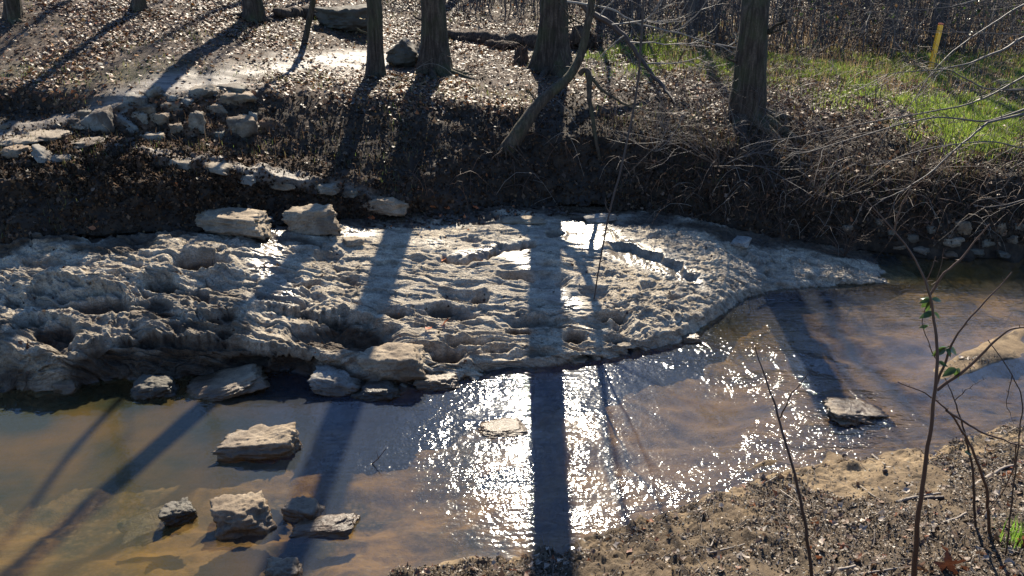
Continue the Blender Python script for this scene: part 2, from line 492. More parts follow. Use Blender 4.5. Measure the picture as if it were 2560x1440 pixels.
UC = [-900, 0, 250, 500, 750, 1000, 1250, 1500, 1750, 1900, 2050, 2200, 2400, 2560, 3400]
SHORE = [1560, 1540, 1520, 1500, 1482, 1440, 1395, 1328, 1262, 1207, 1165, 1140, 1112, 1075, 960]
FRONT = [1010, 1000, 985, 985, 985, 985, 945, 915, 845, 755, 730, 722, 700, 690, 660]
FOOTV = [600, 600, 595, 580, 562, 540, 522, 512, 555, 592, 612, 635, 650, 648, 640]
FOOTZ = [.85, .82, .80, .78, .68, .58, .50, .50, .38, .25, .12, .02, .0, .0, .0]
BED = [-.6, -.6, -.55, -.5, -.42, -.36, -.32, -.3, -.26, -.22, -.18, -.15, -.13, -.13, -.13]
ar = np.array
def prow(v, z): return ('p', UC, v, z)
GR = [
    ('w', [-900, 3400], 6.0, -12.0, [3.6, 3.6]),
    ('w', [-900, 3400], 6.0, -2.0, [3.0, 3.0]),
    ('w', [-900, 3400], 6.0, 1.2, [2.3, 2.3]),
    ('w', [-900, 3400], 6.0, 3.0, [.85, .85]),
    prow(ar(SHORE) + 170, [.35] * 11 + [.36, .40, .42, .45]),
    prow(ar(SHORE) + 70, [.16] * 10 + [.17, .18, .2, .2, .2]),
    prow(SHORE, [.0] * 15),
    prow(ar(SHORE) - 45, [-.12] * 9 + [-.08] * 6),
    prow(ar(SHORE) * .62 + ar(FRONT) * .38, BED),
    prow(ar(SHORE) * .2 + ar(FRONT) * .8, BED),
    prow(FRONT, ar(BED) - .08),
    prow(ar(FOOTV) + 22, ar(FOOTZ) - .42 + np.interp(UC, [2050, 2250], [0, .26])),
    prow(FOOTV, FOOTZ),
    prow([445, 445, 440, 450, 480, 500, 470, 460, 500, 540, 560, 575, 590, 590, 590], [1.45, 1.45, 1.42, 1.3, 1.0, .8, .75, .78, .65, .5, .4, .32, .3, .3, .3]),
    prow([350, 352, 370, 405, 455, 440, 420, 410, 440, 470, 490, 500, 520, 520, 520], [1.6, 1.6, 1.58, 1.45, 1.15, 1.05, 1.0, 1.0, .95, .85, .75, .7, .62, .62, .62]),
    prow([335, 335, 335, 362, 400, 350, 340, 340, 360, 380, 400, 420, 440, 445, 445], [1.64, 1.64, 1.62, 1.5, 1.25, 1.4, 1.35, 1.35, 1.3, 1.25, 1.1, 1.02, .98, .95, .95]),
    prow([210, 212, 240, 222, 228, 240, 265, 258, 285, 300, 312, 330, 362, 372, 372], [2.1, 2.1, 2.02, 2.05, 1.95, 1.85, 1.68, 1.62, 1.52, 1.5, 1.36, 1.26, 1.2, 1.2, 1.2]),
    prow([140, 142, 165, 172, 180, 190, 200, 200, 210, 230, 240, 250, 270, 270, 270], [2.3, 2.3, 2.25, 2.2, 2.02, 1.87, 1.72, 1.66, 1.6, 1.55, 1.45, 1.37, 1.3, 1.3, 1.3]),
    prow([80, 80, 90, 90, 100, 110, 110, 115, 140, 150, 155, 160, 165, 170, 170], [2.55, 2.55, 2.5, 2.4, 2.2, 1.97, 1.8, 1.72, 1.6, 1.52, 1.45, 1.4, 1.4, 1.4, 1.4]),
    prow([0] * 15, [2.9, 2.9, 2.85, 2.75, 2.55, 2.3, 2.1, 2.0, 1.9, 1.85, 1.8, 1.8, 1.8, 1.8, 1.8]),
    prow([-100] * 15, [3.35, 3.35, 3.3, 3.2, 3.1, 2.85, 2.6, 2.5, 2.4, 2.4, 2.3, 2.2, 2.2, 2.2, 2.2]),
    ('w', [-900, 3400], 190.0, 160.0, [7.0, 7.0]),
    ('w', [-900, 3400], 700.0, 900.0, [30.0, 30.0]),
]
NS = [4, 8, 12, 24, 40, 56, 24, 40, 30, 20, 16, 16, 60, 50, 40, 64, 56, 48, 50, 20, 20, 6]
Ug = ufine(820)
G = loft(Ug, GR, NS)
GN = normals(G)
gu, gv, gd = project(G)
gx, gy = G[..., 0], G[..., 1]
# masks from where things lie in the place
jit = fbm(gx * 1.3, gy * 1.3, o=4, s=3)
jitf = fbm(gx * 6, gy * 6, o=3, s=9)
vis = (gy > 3.5)
def poly_mask(poly, w, soft=0.5, jam=12):
    d, _ = seg_dist(gu, gv, poly)
    return 1 - sstep(w * (1 - soft), w * (1 + soft), d + jit * jam + jitf * jam * 0.35)
upper_path = poly_mask([(-300, 420), (0, 338), (120, 305), (230, 268), (370, 212), (480, 188)], 22, .8, 6)
upper_path = np.maximum(upper_path, poly_mask([(420, 205), (560, 190), (700, 168), (900, 150), (1020, 150)], 26, .8, 12) * vis)
lower_path = poly_mask([(-200, 345), (120, 348), (330, 372), (430, 395), (540, 412), (640, 432), (760, 452), (860, 465), (960, 500), (1000, 530)], 13, .8, 13) * .9
path = np.clip(np.maximum(upper_path * (.7 + .4 * sstep(-.5, .4, fbm(gx * 1.5, gy * 5, o=3, s=67))), lower_path), 0, 1) * vis
mudshine = np.clip(poly_mask([(960, 520), (1060, 530), (1180, 520), (1300, 530), (1400, 520), (1500, 500)], 26, .7, 14), 0, 1) * vis
terr = sstep(1.52, 1.76, G[..., 2] + .10 * jit + np.interp(gu, [0, 700, 1200, 1900, 2300], [-.38, -.2, 0.03, .15, .45])) * vis
sand = (1 - sstep(.02, .5, G[..., 2])) * (gy < 9) * (gv > 830)
sand = np.clip(sand, 0, 1) * sstep(-.9, .6, jit + .9 * ell(gu, gv, 2250, 1190, 260, 90) + .5 - .6 * sstep(1300, 1500, gv))
sand = np.maximum(sand, 0.35 * ((gy < 9) & (gv > 1000)) )
grass = ell(gu, gv, 2420, 290, 240, 75, 12) + 1.2 * ell(gu, gv, 2150, 168, 460, 26) + .9 * ell(gu, gv, 2450, 205, 330, 45) + .35 * ell(gu, gv, 1650, 110, 200, 40) + .25 * ell(gu, gv, 200, 185, 260, 30)
grass = np.clip(grass * (1.0 + .9 * jit), 0, 1) * vis
mul0 = .6 * sstep(1180, 1400, gv)
# undulation
amp = np.where(G[..., 2] > .02, 1.0, .5)
amp = np.where(gy > 30, 2.0, amp)
bankish = np.clip(1 - GN[..., 2], 0, 1)
D = .035 * fbm(gx * 1.1, gy * 1.1, G[..., 2] * 1.1, o=3, s=21) * amp
D += (.02 + .11 * bankish) * fbm(gx * 3.2, gy * 3.2, G[..., 2] * 3.2, o=4, s=31) * (1 - .8 * path)
berm = ell(gu, gv, 380, 440, 480, 70, 6)
D += .05 * np.clip(ell(gu, gv, 500, 300, 170, 60) + berm, 0, 1) * fbm(gx * 7, gy * 7, G[..., 2] * 7, o=3, s=45)
D += .05 * berm * fbm(gx * 4, gy * 4, G[..., 2] * 4, o=4, s=47, g=.65)
D += .035 * berm * ridged(gx * 5.0, gy * 5.0, 3, s=41)
D += .022 * np.clip(sand, 0, 1) * fbm(gx * 5, gy * 5, o=4, s=51) * (G[..., 2] > 0)
D += .035 * ((gy < 9) & (G[..., 2] > .01)) * np.abs(fbm(gx * 8, gy * 8, o=4, s=55)) * (1 + mul0)
# sand bars in the stream, and ripples in the bed
D += .085 * ell(gu, gv, 2400, 930, 300, 80, -14) + .15 * ell(gu, gv, 2400, 945, 125, 30, -20) + .14 * ell(gu, gv, 2485, 892, 75, 20, -32)
D += .10 * ell(gu, gv, 1720, 870, 110, 30, -30) + .12 * ell(gu, gv, 2350, 670, 150, 20)
D += .03 * ell(gu, gv, 2500, 1085, 70, 16, -25)
D += np.where(G[..., 2] < -.05, 1, 0) * (.05 * fbm(gx * .9 + .5 * gy, gy * 2.2, o=4, s=61))
# dark hollows in the left bank and under the lip at the centre
D -= .12 * ell(gu, gv, 110, 270, 150, 30, -8)
D[:12] *= 0
G = G + GN * D[..., None]
bar = sstep(.2, .5, ell(gu, gv, 2400, 930, 240, 90, -20))
sand = np.maximum(sand, bar)
G[..., 2] = np.where((bar > .3) & (G[..., 2] > .016), .016 + (G[..., 2] - .016) * .08, G[..., 2])
palebed = np.clip(ell(gu, gv, 2200, 1050, 420, 190, -15) + ell(gu, gv, 1700, 1150, 300, 160), 0, 1)
mulch = ((gy > 3.3) & (gy < 9) & (G[..., 2] > .015)) * sstep(-.3, .5, .8 * jit + .7 * jitf + .5 * sstep(1180, 1400, gv) - 1.1 * ell(gu, gv, 2210, 1190, 150, 55) + .35 * sstep(2350, 2500, gu))
me = np_mesh('ground', G.reshape(-1, 3), grid_faces(*G.shape[:2]))
for k, a in (('path', path), ('litter', terr), ('sand', sand), ('grass', grass), ('mudshine', mudshine), ('palebed', palebed), ('mulch', mulch)): attr(me, k, a)
clay = np.clip(ell(gu, gv, 500, 300, 190, 75) * 1.8 + .8 * ell(gu, gv, 380, 405, 420, 40, 6), 0, 1) * sstep(-.6, .3, jitf) * (1 - path)
attr(me, 'clay', clay)
go = link('ground', me, GROUND)
go['kind'] = 'structure'

# bedrock shelf
UR = [-900, 0, 150, 300, 450, 600, 750, 900, 1000, 1100, 1200, 1300, 1400, 1500, 1600, 1700, 1770, 1850, 1950, 2050, 2150, 2250, 2350]
F_ = [1010, 1000, 985, 958, 955, 950, 950, 985, 985, 965, 955, 935, 922, 910, 890, 868, 815, 760, 730, 728, 725, 715, 700]
K2 = [(870, .35), (875, .33), (885, .38), (858, .38), (852, .40), (864, .36), (884, .29), (902, .2), (905, .17), (905, .15), (905, .13), (898, .1), (885, .11), (872, .13), (850, .13), (820, .15), (770, .13), (725, .1), (705, .07), (705, .06), (702, .05), (707, .0), (690, -.35)]
K3 = [(760, .5), (760, .5), (765, .53), (762, .59), (760, .60), (766, .55), (788, .44), (792, .37), (792, .33), (790, .3), (790, .28), (780, .27), (770, .28), (760, .29), (735, .31), (700, .31), (685, .27), (672, .2), (675, .14), (685, .11), (690, .08), (703, -.02), (688, -.35)]
K4 = [(670, .68), (670, .68), (670, .70), (668, .76), (668, .76), (660, .70), (660, .6), (660, .5), (650, .47), (645, .45), (640, .44), (635, .44), (625, .44), (612, .44), (602, .42), (598, .39), (602, .35), (620, .27), (640, .2), (657, .14), (674, .09), (697, -.05), (684, -.35)]
fv = np.interp(UR, UC, FOOTV); fz = np.interp(UR, UC, FOOTZ)
fz[-2:] = [-.1, -.4]
rows = [
    ('p', UR, ar(F_) + 45, [-.55] * len(UR)),
    ('p', UR, F_, [-.04] * (len(UR) - 1) + [-.35]),
    ('p', UR, [a for a, b in K2], [b for a, b in K2]),
    ('p', UR, [a for a, b in K3], [b for a, b in K3]),
    ('p', UR, [a for a, b in K4], [b for a, b in K4]),
    ('p', UR, fv, fz),
    ('p', UR, fv - 30, fz - .15),
]
Ur = np.r_[np.linspace(-900, -60, 40, endpoint=False), np.linspace(-60, 2350, 1250)]
Q = loft(Ur, rows, [40, 110, 130, 130, 120, 20], 22, 8)
QN = normals(Q)
ru, rv, rd = project(Q)
x, y, z = Q[..., 0], Q[..., 1], Q[..., 2]
# relief is laid out along the surface itself (arc length), so it does not stretch on the steep front
seg = np.linalg.norm(np.diff(Q, axis=0), axis=-1)
arc = np.vstack([np.zeros((1, Q.shape[1])), np.cumsum(seg, axis=0)])
ya = Q[-1, :, 1][None] - (arc[-1][None] - arc)
ya = ya - .6 * (smooth_axis(ya[-1], 400, 0) - 10)[None] * 0
# grain turns from level at the centre to falling right on the dome
ang = np.interp(ru, [0, 900, 1500, 1800, 2300], [-.12, -.05, -.2, -.6, -.5])
wx = x + .08 * fbm(x * 2.5, ya * 2.5, o=3, s=71); wy = ya + .06 * fbm(x * 2.5, ya * 2.5, o=3, s=72)
ca, sa = np.cos(ang), np.sin(ang)
gx_ = wx * ca + wy * sa; gy_ = -wx * sa + wy * ca
left = 1 - sstep(560, 900, ru)
dome = sstep(1500, 1650, ru)
wetm = (ell(ru, rv, 668, 625, 34, 50, 25) + ell(ru, rv, 1060, 548, 130, 14) + 1.5 * ell(ru, rv, 1465, 550, 90, 54) + 1.3 * ell(ru, rv, 1575, 622, 125, 26, 14) + .9 * ell(ru, rv, 900, 590, 50, 14) + .9 * ell(ru, rv, 1230, 640, 90, 12, -6)
        + ell(ru, rv, 1700, 680, 80, 11, 32) + ell(ru, rv, 1310, 655, 55, 20, 25) + ell(ru, rv, 1400, 745, 60, 22, 25))
wetm = np.clip(wetm, 0, 1)
calm = 1 - .8 * wetm
D = .035 * fbm(x * .8, ya * .8, o=2, s=81)
def lens(sx_, sy_, dep, cut, seed_, rim=.52):
    f1, f2, cid = worley(gx_ * sx_, gy_ * sy_, s=seed_)
    q = f1 / (rim * (.55 + .6 * cid))
    return -dep * sstep(cut, cut + .25, cid) * ((1 - sstep(.25, 1.0, q)) - .16 * np.exp(-((q - 1.15) / .22) ** 2))
low = sstep(600, 800, rv)
D += lens(2.3, 3.6, .085, .50, 91) * (.25 + .75 * low) * (1 - .75 * dome) * calm
D += lens(4.4, 7.6, .030, .35, 92) * (.55 + .5 * low) * (1 - .4 * dome) * calm
D += lens(9.0, 18.0, .014, .3, 93) * calm
D += lens(19.0, 38.0, .006, .3, 94) * calm
t = fbm(gx_ * .7, gy_ * 2.2, o=3, s=101) * 2.0
fr = t - np.floor(t)
D += (.015 + .010 * left) * (np.floor(t) + sstep(0, .06, fr) - fr * .85 - t * .15) * (1 - .5 * dome) * calm
ck = fbm(gx_ * 1.1 + 4, gy_ * 2.9, o=3, s=181); ck2 = fbm(gx_ * 2.6, gy_ * 4.5 + 9, o=2, s=183)
D -= .040 * (1 - sstep(0, .045, np.abs(ck))) * sstep(-.2, .2, ck2) * calm
D -= .018 * (1 - sstep(0, .05, np.abs(ck2))) * sstep(.0, .4, ck) * calm
D += dome * .014 * ridged(gx_ * 1.2, gy_ * 5.0, 3, s=113) * calm
D += .0055 * fbm((gx_ + gy_) * 9, (gy_ - gx_ * .3) * 18, o=4, s=121, g=.6) * calm
D += left * (.06 * fbm(x * .9, ya * 2.6, o=2, s=131) + .007 * fbm(x * 6, ya * 10, o=3, s=115))
D -= left * .035 * sstep(.1, .9, fbm(x * 3.0, ya * 6, o=3, s=116))
# ledges whose step faces the stream: (polyline, height, step px, fall-off px)
def ledge(poly, h, step, fall, jam=9):
    global D
    xs = [p[0] for p in poly]; ys = [p[1] for p in poly]
    m = (ru > min(xs) - 3 * fall) & (ru < max(xs) + 3 * fall) & (rv > min(ys) - 60) & (rv < max(ys) + 3 * fall)
    U = ru[m]; V = rv[m] + jam * vnoise(ru[m] / 22, rv[m] / 22, 0.0, 5) + jam * .5 * vnoise(ru[m] / 8, rv[m] / 8, 0.0, 6)
    d, s = seg_dist(U, V, poly)
    sd = d * s
    endf = sstep(min(xs) - 4, min(xs) + 45, U) * (1 - sstep(max(xs) - 45, max(xs) + 4, U))
    D[m] -= h * sstep(-step * .3, step, sd) * np.exp(-np.clip(sd, 0, None) / fall) * endf
    D[m] += h * .25 * np.exp(-(np.clip(-sd, 0, None) / 14) ** 2) * (sd <= 0) * endf
def pit(cu, cv, a, b, dep, an=0):
    global D
    m = (abs(ru - cu) < 3 * a) & (abs(rv - cv) < 3 * a)
    U = ru[m] + 5 * vnoise(ru[m] / 14, rv[m] / 9, 0.0, 8); V = rv[m] + 3 * vnoise(ru[m] / 14, rv[m] / 9, 0.0, 9)
    c, s = math.cos(R(an)), math.sin(R(an))
    q = np.hypot(((U - cu) * c + (V - cv) * s) / a, (-(U - cu) * s + (V - cv) * c) / b)
    D[m] -= dep * (1 - sstep(.55, 1.12, q)) - dep * .10 * np.exp(-((q - 1.2) / .2) ** 2)
ledge([(630, 762), (760, 775), (860, 778), (960, 806), (1010, 812)], .13, 8, 40)
ledge([(180, 868), (300, 838), (420, 822), (560, 840), (690, 868), (800, 900)], .16, 12, 60)
ledge([(1000, 800), (1060, 810), (1120, 806)], .06, 6, 20)
ledge([(700, 885), (800, 905), (930, 905)], .08, 6, 26)
ledge([(1510, 600), (1580, 612), (1650, 640), (1720, 680), (1760, 700)], .09, 8, 30)
ledge([(1640, 760), (1720, 800), (1780, 800)], .05, 6, 24)
ledge([(1800, 600), (1870, 630), (1930, 690), (1960, 720)], .08, 8, 40)
ledge([(1040, 555), (1180, 545), (1330, 548), (1400, 575)], .04, 5, 20)
ledge([(60, 720), (160, 700), (250, 712), (330, 735)], .09, 8, 34)
ledge([(20, 800), (110, 780), (200, 800)], .09, 8, 34)
ledge([(330, 700), (440, 690), (470, 715), (520, 700)], .07, 7, 26)
ledge([(1180, 770), (1300, 780), (1380, 770)], .04, 5, 18)
ledge([(900, 940), (1040, 935), (1180, 945), (1280, 925)], .08, 7, 30)
ledge([(1990, 690), (2080, 700), (2170, 705), (2240, 712)], .07, 6, 24)
for p in [(850, 842, 140, 36, .14, 4), (500, 655, 78, 17, .26, 2), (400, 700, 50, 18, .12), (1290, 692, 46, 12, .14), (1120, 885, 46, 22, .2), (1436, 838, 30, 15, .16),
          (1550, 850, 34, 12, .13, 10), (1592, 882, 20, 12, .12), (1530, 790, 44, 13, .15), (1385, 590, 26, 10, .14), (1160, 850, 60, 15, .12),
          (1060, 870, 42, 14, .12), (985, 770, 26, 10, .08), (820, 640, 40, 12, .07), (770, 705, 40, 9, .10), (870, 690, 30, 9, .06),
          (1200, 740, 24, 16, .1, -20), (1100, 760, 34, 12, .09), (1300, 820, 40, 12, .1), (1240, 870, 44, 12, .11), (1640, 590, 22, 8, .05),
          (1040, 650, 22, 8, .05), (1180, 600, 28, 9, .08), (1620, 710, 24, 10, .07), (1680, 745, 20, 8, .06), (250, 760, 70, 22, .13, -8),
          (130, 830, 60, 26, .12), (560, 790, 50, 18, .1), (610, 900, 60, 26, .12), (1370, 700, 60, 22, .08), (850, 790, 60, 12, .1), (1485, 730, 40, 12, .07),
          (740, 890, 46, 14, .14), (1340, 880, 50, 12, .08), (1460, 895, 30, 8, .08)]:
    pit(*p)
# the long diagonal crack
d, s = seg_dist(ru, rv + 4 * vnoise(ru / 10, rv / 10, 0.0, 3), [(1110, 650), (1165, 655), (1215, 640), (1250, 622), (1330, 612)])
D -= .2 * np.exp(-(d / 6.5) ** 2)
D *= np.where(ru > 2250, .4, 1)
D[:6] *= .2; 
lipz = ell(ru, rv, 500, 850, 330, 60) * .75
Q = Q + QN * (D * (1 - lipz))[..., None]
Q[..., 2] += D * lipz * .8
wet = 0.6 * wetm + (ell(ru, rv, 668, 625, 40, 55, 25) + ell(ru, rv, 700, 730, 60, 50) + ell(ru, rv, 1060, 548, 130, 16) + 1.2 * ell(ru, rv, 1450, 550, 75, 60)
       + ell(ru, rv, 1600, 640, 130, 22, 22) + ell(ru, rv, 1700, 690, 90, 12, 30) + ell(ru, rv, 1310, 655, 60, 24, 30) + ell(ru, rv, 1400, 745, 60, 24, 25) + ell(ru, rv, 1230, 625, 100, 12, -8)
       + .8 * ell(ru, rv, 1480, 815, 40, 14) + .6 * ell(ru, rv, 1080, 610, 60, 14) + ell(ru, rv, 930, 985, 140, 22) + ell(ru, rv, 1900, 640, 50, 40, 40) + .7 * ell(ru, rv, 880, 590, 60, 12) + .6 * ell(ru, rv, 1640, 545, 80, 12, 15))
wet = np.clip(wet * (1.15 + .5 * fbm(x * 5, y * 9, o=3, s=141)), 0, 1)
mud = np.clip(sstep(-70, -6, rv - np.interp(ru, UC, FOOTV) * 1.0 - 34 + 26 * fbm(x * 2, y * 4, o=3, s=151)) * 0 + (1 - sstep(6, 46, rv - np.interp(ru, UC, FOOTV) + 30 * fbm(x * 2, y * 4, o=4, s=151))), 0, 1)
mud = np.clip(mud + .55 * sstep(.25, .9, fbm(x * 1.3, y * 2, o=4, s=161)) * (ru < 900) + .85 * sstep(.35, 1.3, -D * 8) , 0, 1)  # last term darkens low spots, painting shade into the pits
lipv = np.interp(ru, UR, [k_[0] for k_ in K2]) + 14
face = sstep(0, 26, rv - lipv + 10 * fbm(x * 4, z * 4, o=3, s=163)) * sstep(100, 240, ru + 60 * jit.mean()) * (1 - sstep(880, 1000, ru))  # steep front below the lip: painted shade along with wet staining
recess_shade = .8 * ell(ru, rv, 860, 845, 150, 42) + .7 * ell(ru, rv, 500, 650, 80, 18)  # tree shadow and recess shade painted into the colour
mud = np.clip(mud + .5 * left * sstep(-.1, .6, fbm(x * 1.4, ya * 3.2, o=4, s=167)) + 1.3 * face + recess_shade * (.7 + .6 * fbm(x * 4, ya * 6, o=3, s=165)), 0, 1)
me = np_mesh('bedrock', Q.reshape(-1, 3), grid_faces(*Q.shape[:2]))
attr(me, 'wet', wet); attr(me, 'mud', mud)  # second attribute mixes real mud and stains with painted shade
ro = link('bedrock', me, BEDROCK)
ro['kind'] = 'structure'

# coarse copies for placing things on the surface
def bvh(P, k):
    A = P[::k, ::k]
    return BVHTree.FromPolygons([Vector(p) for p in A.reshape(-1, 3).tolist()], grid_faces(*A.shape[:2]).tolist())
BV = [bvh(G, 4), bvh(Q, 5)]
def hit(u, v):
    dx, dy, dz = ray(u, v)
    d = Vector((float(dx), float(dy), float(dz))).normalized()
    best = None
    for b in BV:
        l, n, i, dist = b.ray_cast(Vector((0, 0, CAM_Z)), d)
        if l is not None and (best is None or dist < best[1]): best = (l, dist)
    return best[0] if best else at_y(u, v, 20)
def hgt(xx, yy, top=12.0):
    zs = []
    for b in BV:
        l, n, i, dist = b.ray_cast(Vector((xx, yy, top)), Vector((0, 0, -1)))
        if l is not None: zs.append(l.z)
    return max(zs) if zs else 0.0
def px2m(p): return (p.y * CP - (p.z - CAM_Z) * SP) / FPX    # metres per photo pixel at a point

# ------------------------------------------------------------------ the water
def mat_water():
    m = M('water')
    rf = m.att('riffle'); mk = m.att('murk_sheen')
    co = m.coord((1.0, 1.25, 1.0))
    n1 = m.noise(8.0, 2, 0.55, co, 0.4); n2 = m.noise(21, 2, 0.5, co, 0.3)
    n3 = m.noise(1.6, 2, 0.5, co)
    wv = m.n('ShaderNodeTexWave', wave_type='BANDS', bands_direction='Y')
    wv.inputs['Scale'].default_value = 2.6; wv.inputs['Distortion'].default_value = 7.0; wv.inputs['Detail'].default_value = 2.0
    wv.inputs['Detail Scale'].default_value = 1.2
    m.t.links.new(m.coord((0.5, 1.6, 1)), wv.inputs['Vector'])
    h = m.math('ADD', m.math('MULTIPLY', n1, 1.0), m.math('MULTIPLY', n2, 0.5))
    h = m.math('ADD', h, m.math('MULTIPLY', wv.outputs['Fac'], 0.12))
    n0 = m.noise(3.2, 1, 0.5, m.coord((1.3, 1.0, 1.0)), 0.5)
    h = m.math('MULTIPLY', h, m.math('MULTIPLY', rf, 0.0135))
    h = m.math('ADD', h, m.math('MULTIPLY', n0, m.math('MULTIPLY', m.att('swell'), 0.06)))
    nn = m.bump(h, 1.0, 1.0)
    ge = m.n('ShaderNodeNewGeometry'); dp = m.n('ShaderNodeVectorMath', operation='DOT_PRODUCT')
    m.t.links.new(ge.outputs['Incoming'], dp.inputs[0]); m.t.links.new(nn, dp.inputs[1])
    sch = m.math('POWER', m.math('SUBTRACT', 1.0, m.math('ABSOLUTE', dp.outputs['Value']), True), 5.0)
    frs = m.math('ADD', 0.022, m.math('MULTIPLY', sch, 0.978), True)      # the same from both sides, so sunlight passes to the bed
    gl = m.n('ShaderNodeBsdfGlossy'); gl.inputs['Roughness'].default_value = 0.085
    m.t.links.new(nn, gl.inputs['Normal'])
    tr = m.n('ShaderNodeBsdfTransparent'); tr.inputs[0].default_value = (0.72, 0.68, 0.56, 1)
    df = m.n('ShaderNodeBsdfDiffuse')
    m.set(df.inputs[0], m.mix(m.att('pool'), (0.085, 0.11, 0.16), m.mix(m.ramp(m.noise(0.8, 4), [(0.4, 0.0), (0.65, 1.0)]), (0.06, 0.065, 0.035), (0.19, 0.115, 0.03))))  # open-water blue imitates sky reflection in the colour; pool tones are murk
    m1 = m.n('ShaderNodeMixShader'); m.set(m1.inputs[0], mk)
    m.t.links.new(tr.outputs[0], m1.inputs[1]); m.t.links.new(df.outputs[0], m1.inputs[2])
    m2 = m.n('ShaderNodeMixShader'); m.set(m2.inputs[0], frs)
    m.t.links.new(m1.outputs[0], m2.inputs[1]); m.t.links.new(gl.outputs[0], m2.inputs[2])
    m.t.links.new(m2.outputs[0], m.out.inputs[0])
    m.t.nodes.remove(m.b)
    return m.m
wxs = np.linspace(-16, 18, 500); wys = np.linspace(3.2, 13.0, 260)
WX, WY = np.meshgrid(wxs, wys)
W3 = np.stack([WX, WY, np.zeros_like(WX)], -1)
wu, wv_, _ = project(W3)
rif = .12 + .62 * ell(wu, wv_, 1310, 1110, 340, 240) * (.35 + .95 * sstep(-.35, .45, fbm(WX * 2.2, WY * 2.2, o=2, s=207))) + 5.2 * ell(wu, wv_, 2000, 965, 210, 85, 12) * (.4 + .9 * sstep(-.3, .5, fbm(WX * 2, WY * 2.5, o=2, s=209))) + 3.2 * ell(wu, wv_, 2050, 1150, 290, 85, -18) \
    + .8 * ell(wu, wv_, 2250, 780, 420, 90) + .3 * ell(wu, wv_, 1000, 1180, 300, 120) + .5 * ell(wu, wv_, 1300, 960, 160, 40)
rif = rif * (1 + .5 * fbm(WX * 1.6, WY * 2.4, o=3, s=201))
rif = np.clip(rif, .06, 10)
swell = 1.15 * ell(wu, wv_, 2010, 965, 200, 90, 12) + .85 * ell(wu, wv_, 2030, 1150, 330, 110, -18) + .04 * ell(wu, wv_, 1300, 1150, 380, 320) + .25 * ell(wu, wv_, 870, 1180, 160, 50)
murk_sheen = .17 + .18 * (1 - sstep(150, 1050, wu)) * sstep(950, 1050, wv_)
me = np_mesh('water', W3.reshape(-1, 3), grid_faces(*W3.shape[:2]))
attr(me, 'riffle', rif); attr(me, 'swell', np.clip(swell, 0, 2)); attr(me, 'pool', np.clip(1 - sstep(350, 1000, wu) + ell(wu, wv_, 2350, 690, 330, 70) + .8 * ell(wu, wv_, 1850, 830, 180, 60), 0, 1)); attr(me, 'murk_sheen', np.clip(murk_sheen, 0, 1))
wo = link('water', me, mat_water())
wo['kind'] = 'structure'

# ------------------------------------------------------------------ stones
ICO = {}
def ico(level):
    if level not in ICO:
        b = bmesh.new(); bmesh.ops.create_icosphere(b, subdivisions=level, radius=1)
        V = np.array([v.co[:] for v in b.verts]); F = np.array([[v.index for v in f.verts] for f in b.faces])
        b.free(); ICO[level] = (V / np.linalg.norm(V, axis=1, keepdims=True), F)
    return ICO[level]

def stone(u, v, wpx, hpx, label, mat=None, seed=0, depth=None, tilt=0, yaw=0, sharp=12, flat=.0, cat='stone', group=None, name='stone', taper=0, lvl=None, sink=.3, z0=None, rough=.10, hm=None, back=.5, peak=0):
    """a split block: centre-bottom at photo pixel (u,v), wpx wide and hpx tall in the photo"""
    p = hit(u, v)
    if z0 is not None:
        q = at_z(u, v, z0); p = Vector(q.tolist())
    k = px2m(p)
    sx = wpx * k / 2
    el = math.atan2(CAM_Z - p.z, math.hypot(p.x, p.y))
    sy = depth if depth else sx * .75
    # visible height = 2*sz*cos(el)+ 2*sy*sin(el)*share
    if z0 is not None:
        hv = max(.045, (hpx * k - 1.55 * sy * math.sin(el)) / math.cos(el)) if hm is None else hm
        sz = .8 * hv; sink = .0
    else: sz = hm if hm else max(.25 * sx * .5, (hpx * k - 1.1 * sy * math.sin(el)) / 2 / math.cos(el))
    r = np.random.default_rng(seed + 1000)
    Vn, F = ico(lvl or (5 if wpx > 80 else 4))
    pl = r.normal(0, 1, (sharp, 3)); pl /= np.linalg.norm(pl, axis=1, keepdims=True)
    pl = np.vstack([pl, [[0, 0, 1], [0, 0, -1], [.98, .1, .15], [-.97, .1, -.1], [.1, .97, .1], [-.1, -.95, .25]]])
    dd = r.uniform(.70, .95, len(pl)); dd[-6:] = r.uniform(.6, .8, 6)
    dot = np.clip(Vn @ pl.T, 1e-3, None) / dd
    pw = 70
    rad = 1 / (np.sum(dot ** pw, axis=1) ** (1 / pw))
    V = Vn * rad[:, None]
    ext = np.abs(V).max(axis=0)
    V = V / ext
    o = r.uniform(0, 50, 3)
    V = V * (1 + rough * 1.3 * fbm(V[:, 0] * 1.7 + o[0], V[:, 1] * 1.7 + o[1], V[:, 2] * 1.7 + o[2], o=3)[:, None]
             + rough * .8 * fbm(V[:, 0] * 6 + o[0], V[:, 1] * 7 + o[1], V[:, 2] * 9 + o[2], o=3)[:, None])
    if peak: V[:, 2] = np.where(V[:, 2] > 0, V[:, 2] * (1.15 - peak * np.abs(V[:, 0] - .05)), V[:, 2])
    if taper: V[:, 2] = np.where(V[:, 2] > 0, V[:, 2] * (1 + taper * V[:, 0]), V[:, 2])
    V = V * np.array([sx, sy, sz])
    ca, sa = math.cos(R(tilt)), math.sin(R(tilt))
    V = np.stack([V[:, 0] * ca + V[:, 2] * sa, V[:, 1], -V[:, 0] * sa + V[:, 2] * ca], -1)
    me = np_mesh(name, V, F)
    ob = link(name, me, mat or STONE)
    zc = sz * (1 - sink)
    if z0 is not None: zc = .3 * sz
    ob.location = (p.x, p.y + sy * (.85 if z0 is not None else back), p.z + zc)
    ob.rotation_euler = (0, 0, R(yaw))
    tag(ob, label, cat, group)
    return ob

